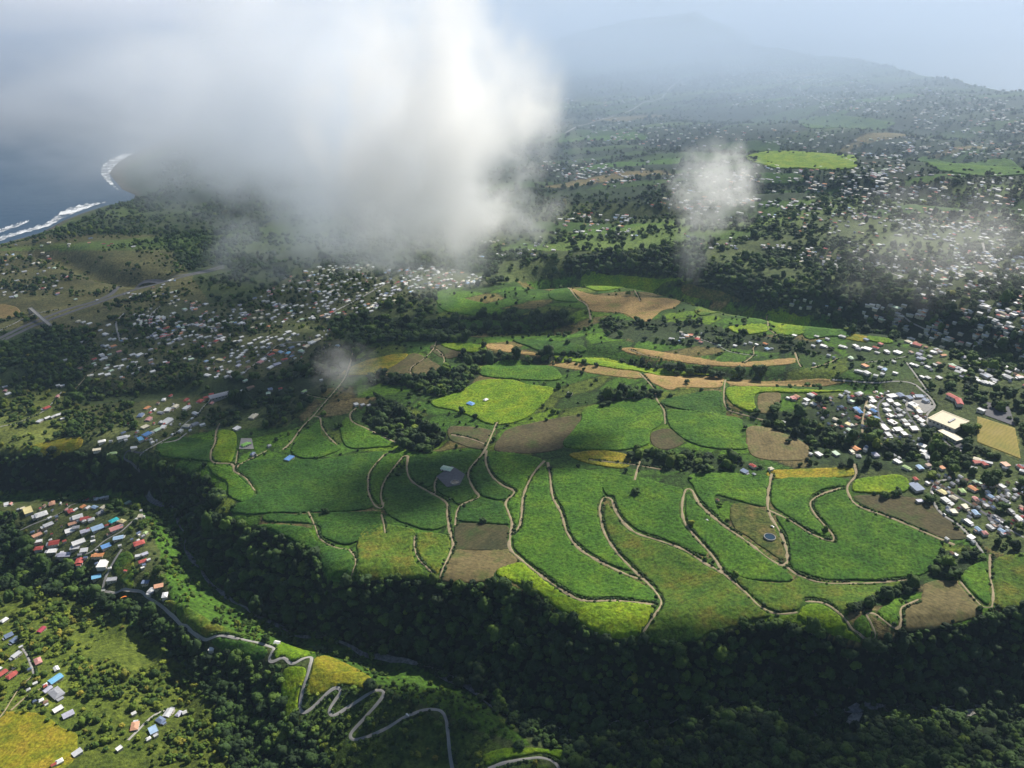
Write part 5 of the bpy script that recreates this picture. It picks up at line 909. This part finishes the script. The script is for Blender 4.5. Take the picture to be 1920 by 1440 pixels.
def instancer(name, x, y, z, sx, sz_, tn_, label):
    me = bpy.data.meshes.new(name); n_ = len(x); me.vertices.add(n_); me.vertices.foreach_set('co', np.column_stack([x, y, z]).astype(np.float32).ravel())
    for nm, arr in (('tone', tn_), ('rot', rng.uniform(0, 6.28, n_))):
        a = me.attributes.new(nm, 'FLOAT', 'POINT'); a.data.foreach_set('value', np.asarray(arr, np.float32))
    a = me.attributes.new('scl', 'FLOAT_VECTOR', 'POINT'); a.data.foreach_set('vector', np.column_stack([sx, sx, sz_]).astype(np.float32).ravel())
    a = me.attributes.new('pick', 'INT', 'POINT'); a.data.foreach_set('value', rng.integers(0, 6, n_).astype(np.int32))
    o = bpy.data.objects.new(name, me); C.objects.link(o)
    g = bpy.data.node_groups.new(name, 'GeometryNodeTree'); g.interface.new_socket('Geometry', in_out='INPUT', socket_type='NodeSocketGeometry'); g.interface.new_socket('Geometry', in_out='OUTPUT', socket_type='NodeSocketGeometry')
    N = g.nodes; a_ = N.new('NodeGroupInput'); b_ = N.new('NodeGroupOutput'); ip = N.new('GeometryNodeInstanceOnPoints'); ci = N.new('GeometryNodeCollectionInfo')
    ci.inputs['Collection'].default_value = pc; ci.inputs['Separate Children'].default_value = True; ci.inputs['Reset Children'].default_value = True; ip.inputs['Pick Instance'].default_value = True
    def attr(nm, ty_): k = N.new('GeometryNodeInputNamedAttribute'); k.data_type = ty_; k.inputs['Name'].default_value = nm; return [s for s in k.outputs if s.enabled and s.name == 'Attribute'][0]
    cb = N.new('ShaderNodeCombineXYZ'); g.links.new(attr('rot', 'FLOAT'), cb.inputs[2])
    g.links.new(a_.outputs[0], ip.inputs['Points']); g.links.new(ci.outputs[0], ip.inputs['Instance']); g.links.new(attr('pick', 'INT'), ip.inputs['Instance Index'])
    g.links.new(cb.outputs[0], ip.inputs['Rotation']); g.links.new(attr('scl', 'FLOAT_VECTOR'), ip.inputs['Scale']); g.links.new(ip.outputs[0], b_.inputs[0])
    md = o.modifiers.new('scatter', 'NODES'); md.node_group = g; return tag(o, label, kind='stuff')
nn_ = ~indiv
instancer('forest', tx[nn_], ty[nn_], tz[nn_] - .3, size[nn_], hs[nn_], tn[nn_], 'dense mixed woodland and scattered trees covering gorge walls, ravines and slopes')
# hedges and field bushes along one side of the tracks
hx_, hy_ = [], []
for L, (k, wd, pts) in zip(TRK, TRACKS):
    if k == 'a' or np.median(L[:, 1]) > 2300: continue
    T = np.gradient(L, axis=0); T /= np.linalg.norm(T, axis=1)[:, None] + 1e-9; Nn = np.stack([T[:, 1], -T[:, 0]], -1); Nn *= np.where(Nn[:, :1] > 0, 1, -1)
    side = L + Nn * (wd / 2 + 1.6); dn = vn(side[:, 0], side[:, 1], 45, 91) > -.35
    m_ = dn & (rng.random(len(L)) < .85); hx_.append(side[m_]); 
    m2 = rng.random(len(L)) < .12; hx_.append((L - Nn * (wd / 2 + 1.6))[m2])
HB = np.vstack(hx_); HB = HB + rng.normal(0, .7, HB.shape); hsz = rng.uniform(1.9, 4.3, len(HB))
instancer('hedge_shrubbery', HB[:, 0], HB[:, 1], hz(HB[:, 0], HB[:, 1]) - .2, hsz, hsz * .8, np.clip(rng.normal(.22, .1, len(HB)), 0, 1), 'low dark hedges and bushes lining the field tracks')
print('trees', len(tx), 'hedge', len(HB), 'houses', len(IND), len(pts), 'objects', len(bpy.data.objects))
# single trees in the fields
for px, py, sz, lb in [(1192,927,13,'lone dark tree standing in the broad cane field between hairpins'),(1130,763,11,'dark tree at the edge of the brown patch above the cloud shadow'),(1288,719,10,'dark tree leaning on the orange stubble plot'),(1032,880,7,'small tree at the tip of the pointed track fork'),(596,1222,11,'dark conical tree at the corner of the first zigzag bend'),(1140,760,12,'round tree in the bright green field above the long cloud shadow'),(1068,742,10,'tree sheltering the single white farmhouse'),(1478,830,9,'small tree by the twin brown plots'),(460,1048,0,'')]:
    if sz == 0: continue
    x, y, z = ground([px], [py]); r = empty('tree', (float(x[0]), float(y[0]), float(z[0])), 1.0); r.scale = (sz, sz, sz * .95)
    o = bpy.data.objects.new('crown', PROTO[int(px) % 6].data); C.objects.link(o); o.parent = r; o['tone'] = .12
    o = bpy.data.objects.new('trunk', TM); C.objects.link(o); o.parent = r; tag(r, lb, 'tree', 'single trees in the fields')
# ------------------------------------------------------------------ air and clouds
V, Fc = [], []; box(V, Fc, -30000, 30000, -2000, 34000, SEA - 100, 1000)
m = bpy.data.materials.new('haze_air'); m.use_nodes = True; N = m.node_tree; N.nodes.remove(N.nodes['Principled BSDF']); pv = N.nodes.new('ShaderNodeVolumePrincipled')
pv.inputs['Color'].default_value = (.52, .72, 1.0, 1); pv.inputs['Density'].default_value = 2.6e-5; pv.inputs['Anisotropy'].default_value = .2
N.links.new(pv.outputs[0], N.nodes['Material Output'].inputs['Volume']); hzo = mesh_obj('haze', V, Fc, m); tag(hzo, kind='stuff')
def cloud(name, label, pos, rad, density, nscale, thr, gain, seed, g=.38, rot=0, stretch=(1, 1, 1), detail=5, step=1.0, color=(1, 1, 1)):
    m = bpy.data.materials.new('cloud_vapour'); m.use_nodes = True; N = m.node_tree; N.nodes.remove(N.nodes['Principled BSDF'])
    pv = N.nodes.new('ShaderNodeVolumePrincipled'); N.links.new(pv.outputs[0], N.nodes['Material Output'].inputs['Volume'])
    pv.inputs['Color'].default_value = (*color, 1); pv.inputs['Anisotropy'].default_value = g
    tc = N.nodes.new('ShaderNodeTexCoord'); ln = N.nodes.new('ShaderNodeVectorMath'); ln.operation = 'LENGTH'; N.links.new(tc.outputs['Object'], ln.inputs[0])
    mp = N.nodes.new('ShaderNodeMapping'); mp.inputs['Location'].default_value = (seed * 3.1, seed * 1.7, seed * .9); mp.inputs['Scale'].default_value = tuple(nscale * s for s in stretch); N.links.new(tc.outputs['Object'], mp.inputs[0])
    nz = noise(N, 1.0, detail, mp.outputs[0], .58); nz.inputs['Distortion'].default_value = .35
    def mth(op, a, b_=None):
        k = N.nodes.new('ShaderNodeMath'); k.operation = op
        for s_i, v in enumerate((a, b_)):
            if v is None: continue
            if isinstance(v, (int, float)): k.inputs[s_i].default_value = v
            else: N.links.new(v, k.inputs[s_i])
        return k.outputs[0]
    fall = mth('SUBTRACT', 1.0, ln.outputs['Value']); val = mth('ADD', mth('MULTIPLY', mth('SUBTRACT', nz.outputs[0], .5), gain), mth('SUBTRACT', fall, thr))
    val = mth('MINIMUM', mth('MAXIMUM', val, 0.0), 1.0); edge = mth('MINIMUM', mth('MULTIPLY', mth('MAXIMUM', fall, 0.0), 6.0), 1.0)
    dn = mth('MULTIPLY', mth('MULTIPLY', val, edge), density); N.links.new(dn, pv.inputs['Density']); m.cycles.volume_step_rate = step
    v, f = ico(3); o = mesh_obj(name, v * 1.02, f, m); o.location = pos; o.scale = rad; o.rotation_euler = (0, 0, rot); tag(o, label, kind='stuff'); return o
def ppos(px, py, dist):
    a, b_, c_ = ray(px, py); return (float(a * dist), float(b_ * dist), float(CAMZ + c_ * dist))
cloud('cloud', 'bright white cloud core in the upper middle', ppos(820, 270, 1980), (370, 340, 420), .0125, 2.8, .14, 3.2, 1.0, g=.38, detail=8)
cloud('cloud', 'grey ragged cloud mass left of the bright core', ppos(600, 230, 2400), (640, 400, 620), .0062, 3.0, .08, 3.0, 2.0, g=.38, detail=8, color=(.93,.96,1))
cloud('cloud', 'broad grey cloud sheet hanging over the town and coast', (-1000, 3400, 330), (1300, 1300, 400), .0019, 2.6, .0, 2.4, 12.0, g=.38, detail=7, color=(.90,.94,1))
cloud('cloud', 'grey cloud veil over the sea in the upper left', ppos(250, 60, 8000), (5600, 2600, 1500), .0009, 2.6, -.05, 1.6, 3.0, g=.25, color=(.84,.90,.98), step=2.0)
cloud('cloud', 'thin torn grey scarf of cloud across the top left of the core', ppos(250, -10, 2700), (1000, 500, 150), .0030, 3.0, .02, 2.6, 13.0, g=.35, detail=7, color=(.88,.92,1))
cloud('cloud', 'small torn cloud with a dangling wisp right of the bright one', ppos(1340, 350, 2200), (150, 140, 150), .012, 3.0, .12, 3.0, 4.0, g=.38, detail=4)
cloud('cloud', 'faint wisp trailing down towards the shaded gorge', ppos(1300, 450, 2100), (60, 70, 140), .007, 3.0, .1, 2.4, 5.0, g=.38, detail=7)
cloud('cloud', 'thin veil of mist over the hazy villages at the right', ppos(1800, 480, 2000), (380, 260, 220), .0016, 3.0, .1, 2.6, 6.0, g=.38, detail=3, stretch=(1.6, 1, .6))
cloud('cloud', 'small smoke like puff of mist over the tan fields', ppos(645, 690, 1500), (80, 60, 60), .007, 2.6, .12, 2.4, 7.0, g=.38, detail=4)
cloud('cloud', 'pale mist bank resting on the far slope', ppos(1450, 130, 5000), (4300, 2800, 700), .0007, 2.4, -.08, 2.2, 8.0, g=.2, stretch=(1, 1, .5), color=(.66,.78,.95))
cloud('cloud', 'bright far cloud layer over the sea behind the slope', ppos(1400, 0, 16000), (14000, 4500, 1500), .00022, 3.0, .0, 1.0, 9.0, g=.2, step=2.0, color=(.82,.88,.98))
# unseen clouds added above the camera to shade cane slope, ravine and near bank
for k_, (px, py, ra, rb) in enumerate([(790,905,230,130),(960,600,330,170),(800,1390,150,110),(1200,1440,260,90),(1060,850,120,70),(1560,1440,260,80)]):
    x, y, z = ground([px], [py]); t_ = (1180 - float(z[0])) / sv.z
    cloud('cloud', 'unseen cloud added above the viewpoint to shade the slope', (float(x[0]) + sv.x * t_, float(y[0]) + sv.y * t_, 1180), (ra, rb, 70), .05, 1.8, .1, 1.0, 20.0 + k_, g=.38, detail=2, step=2.0)
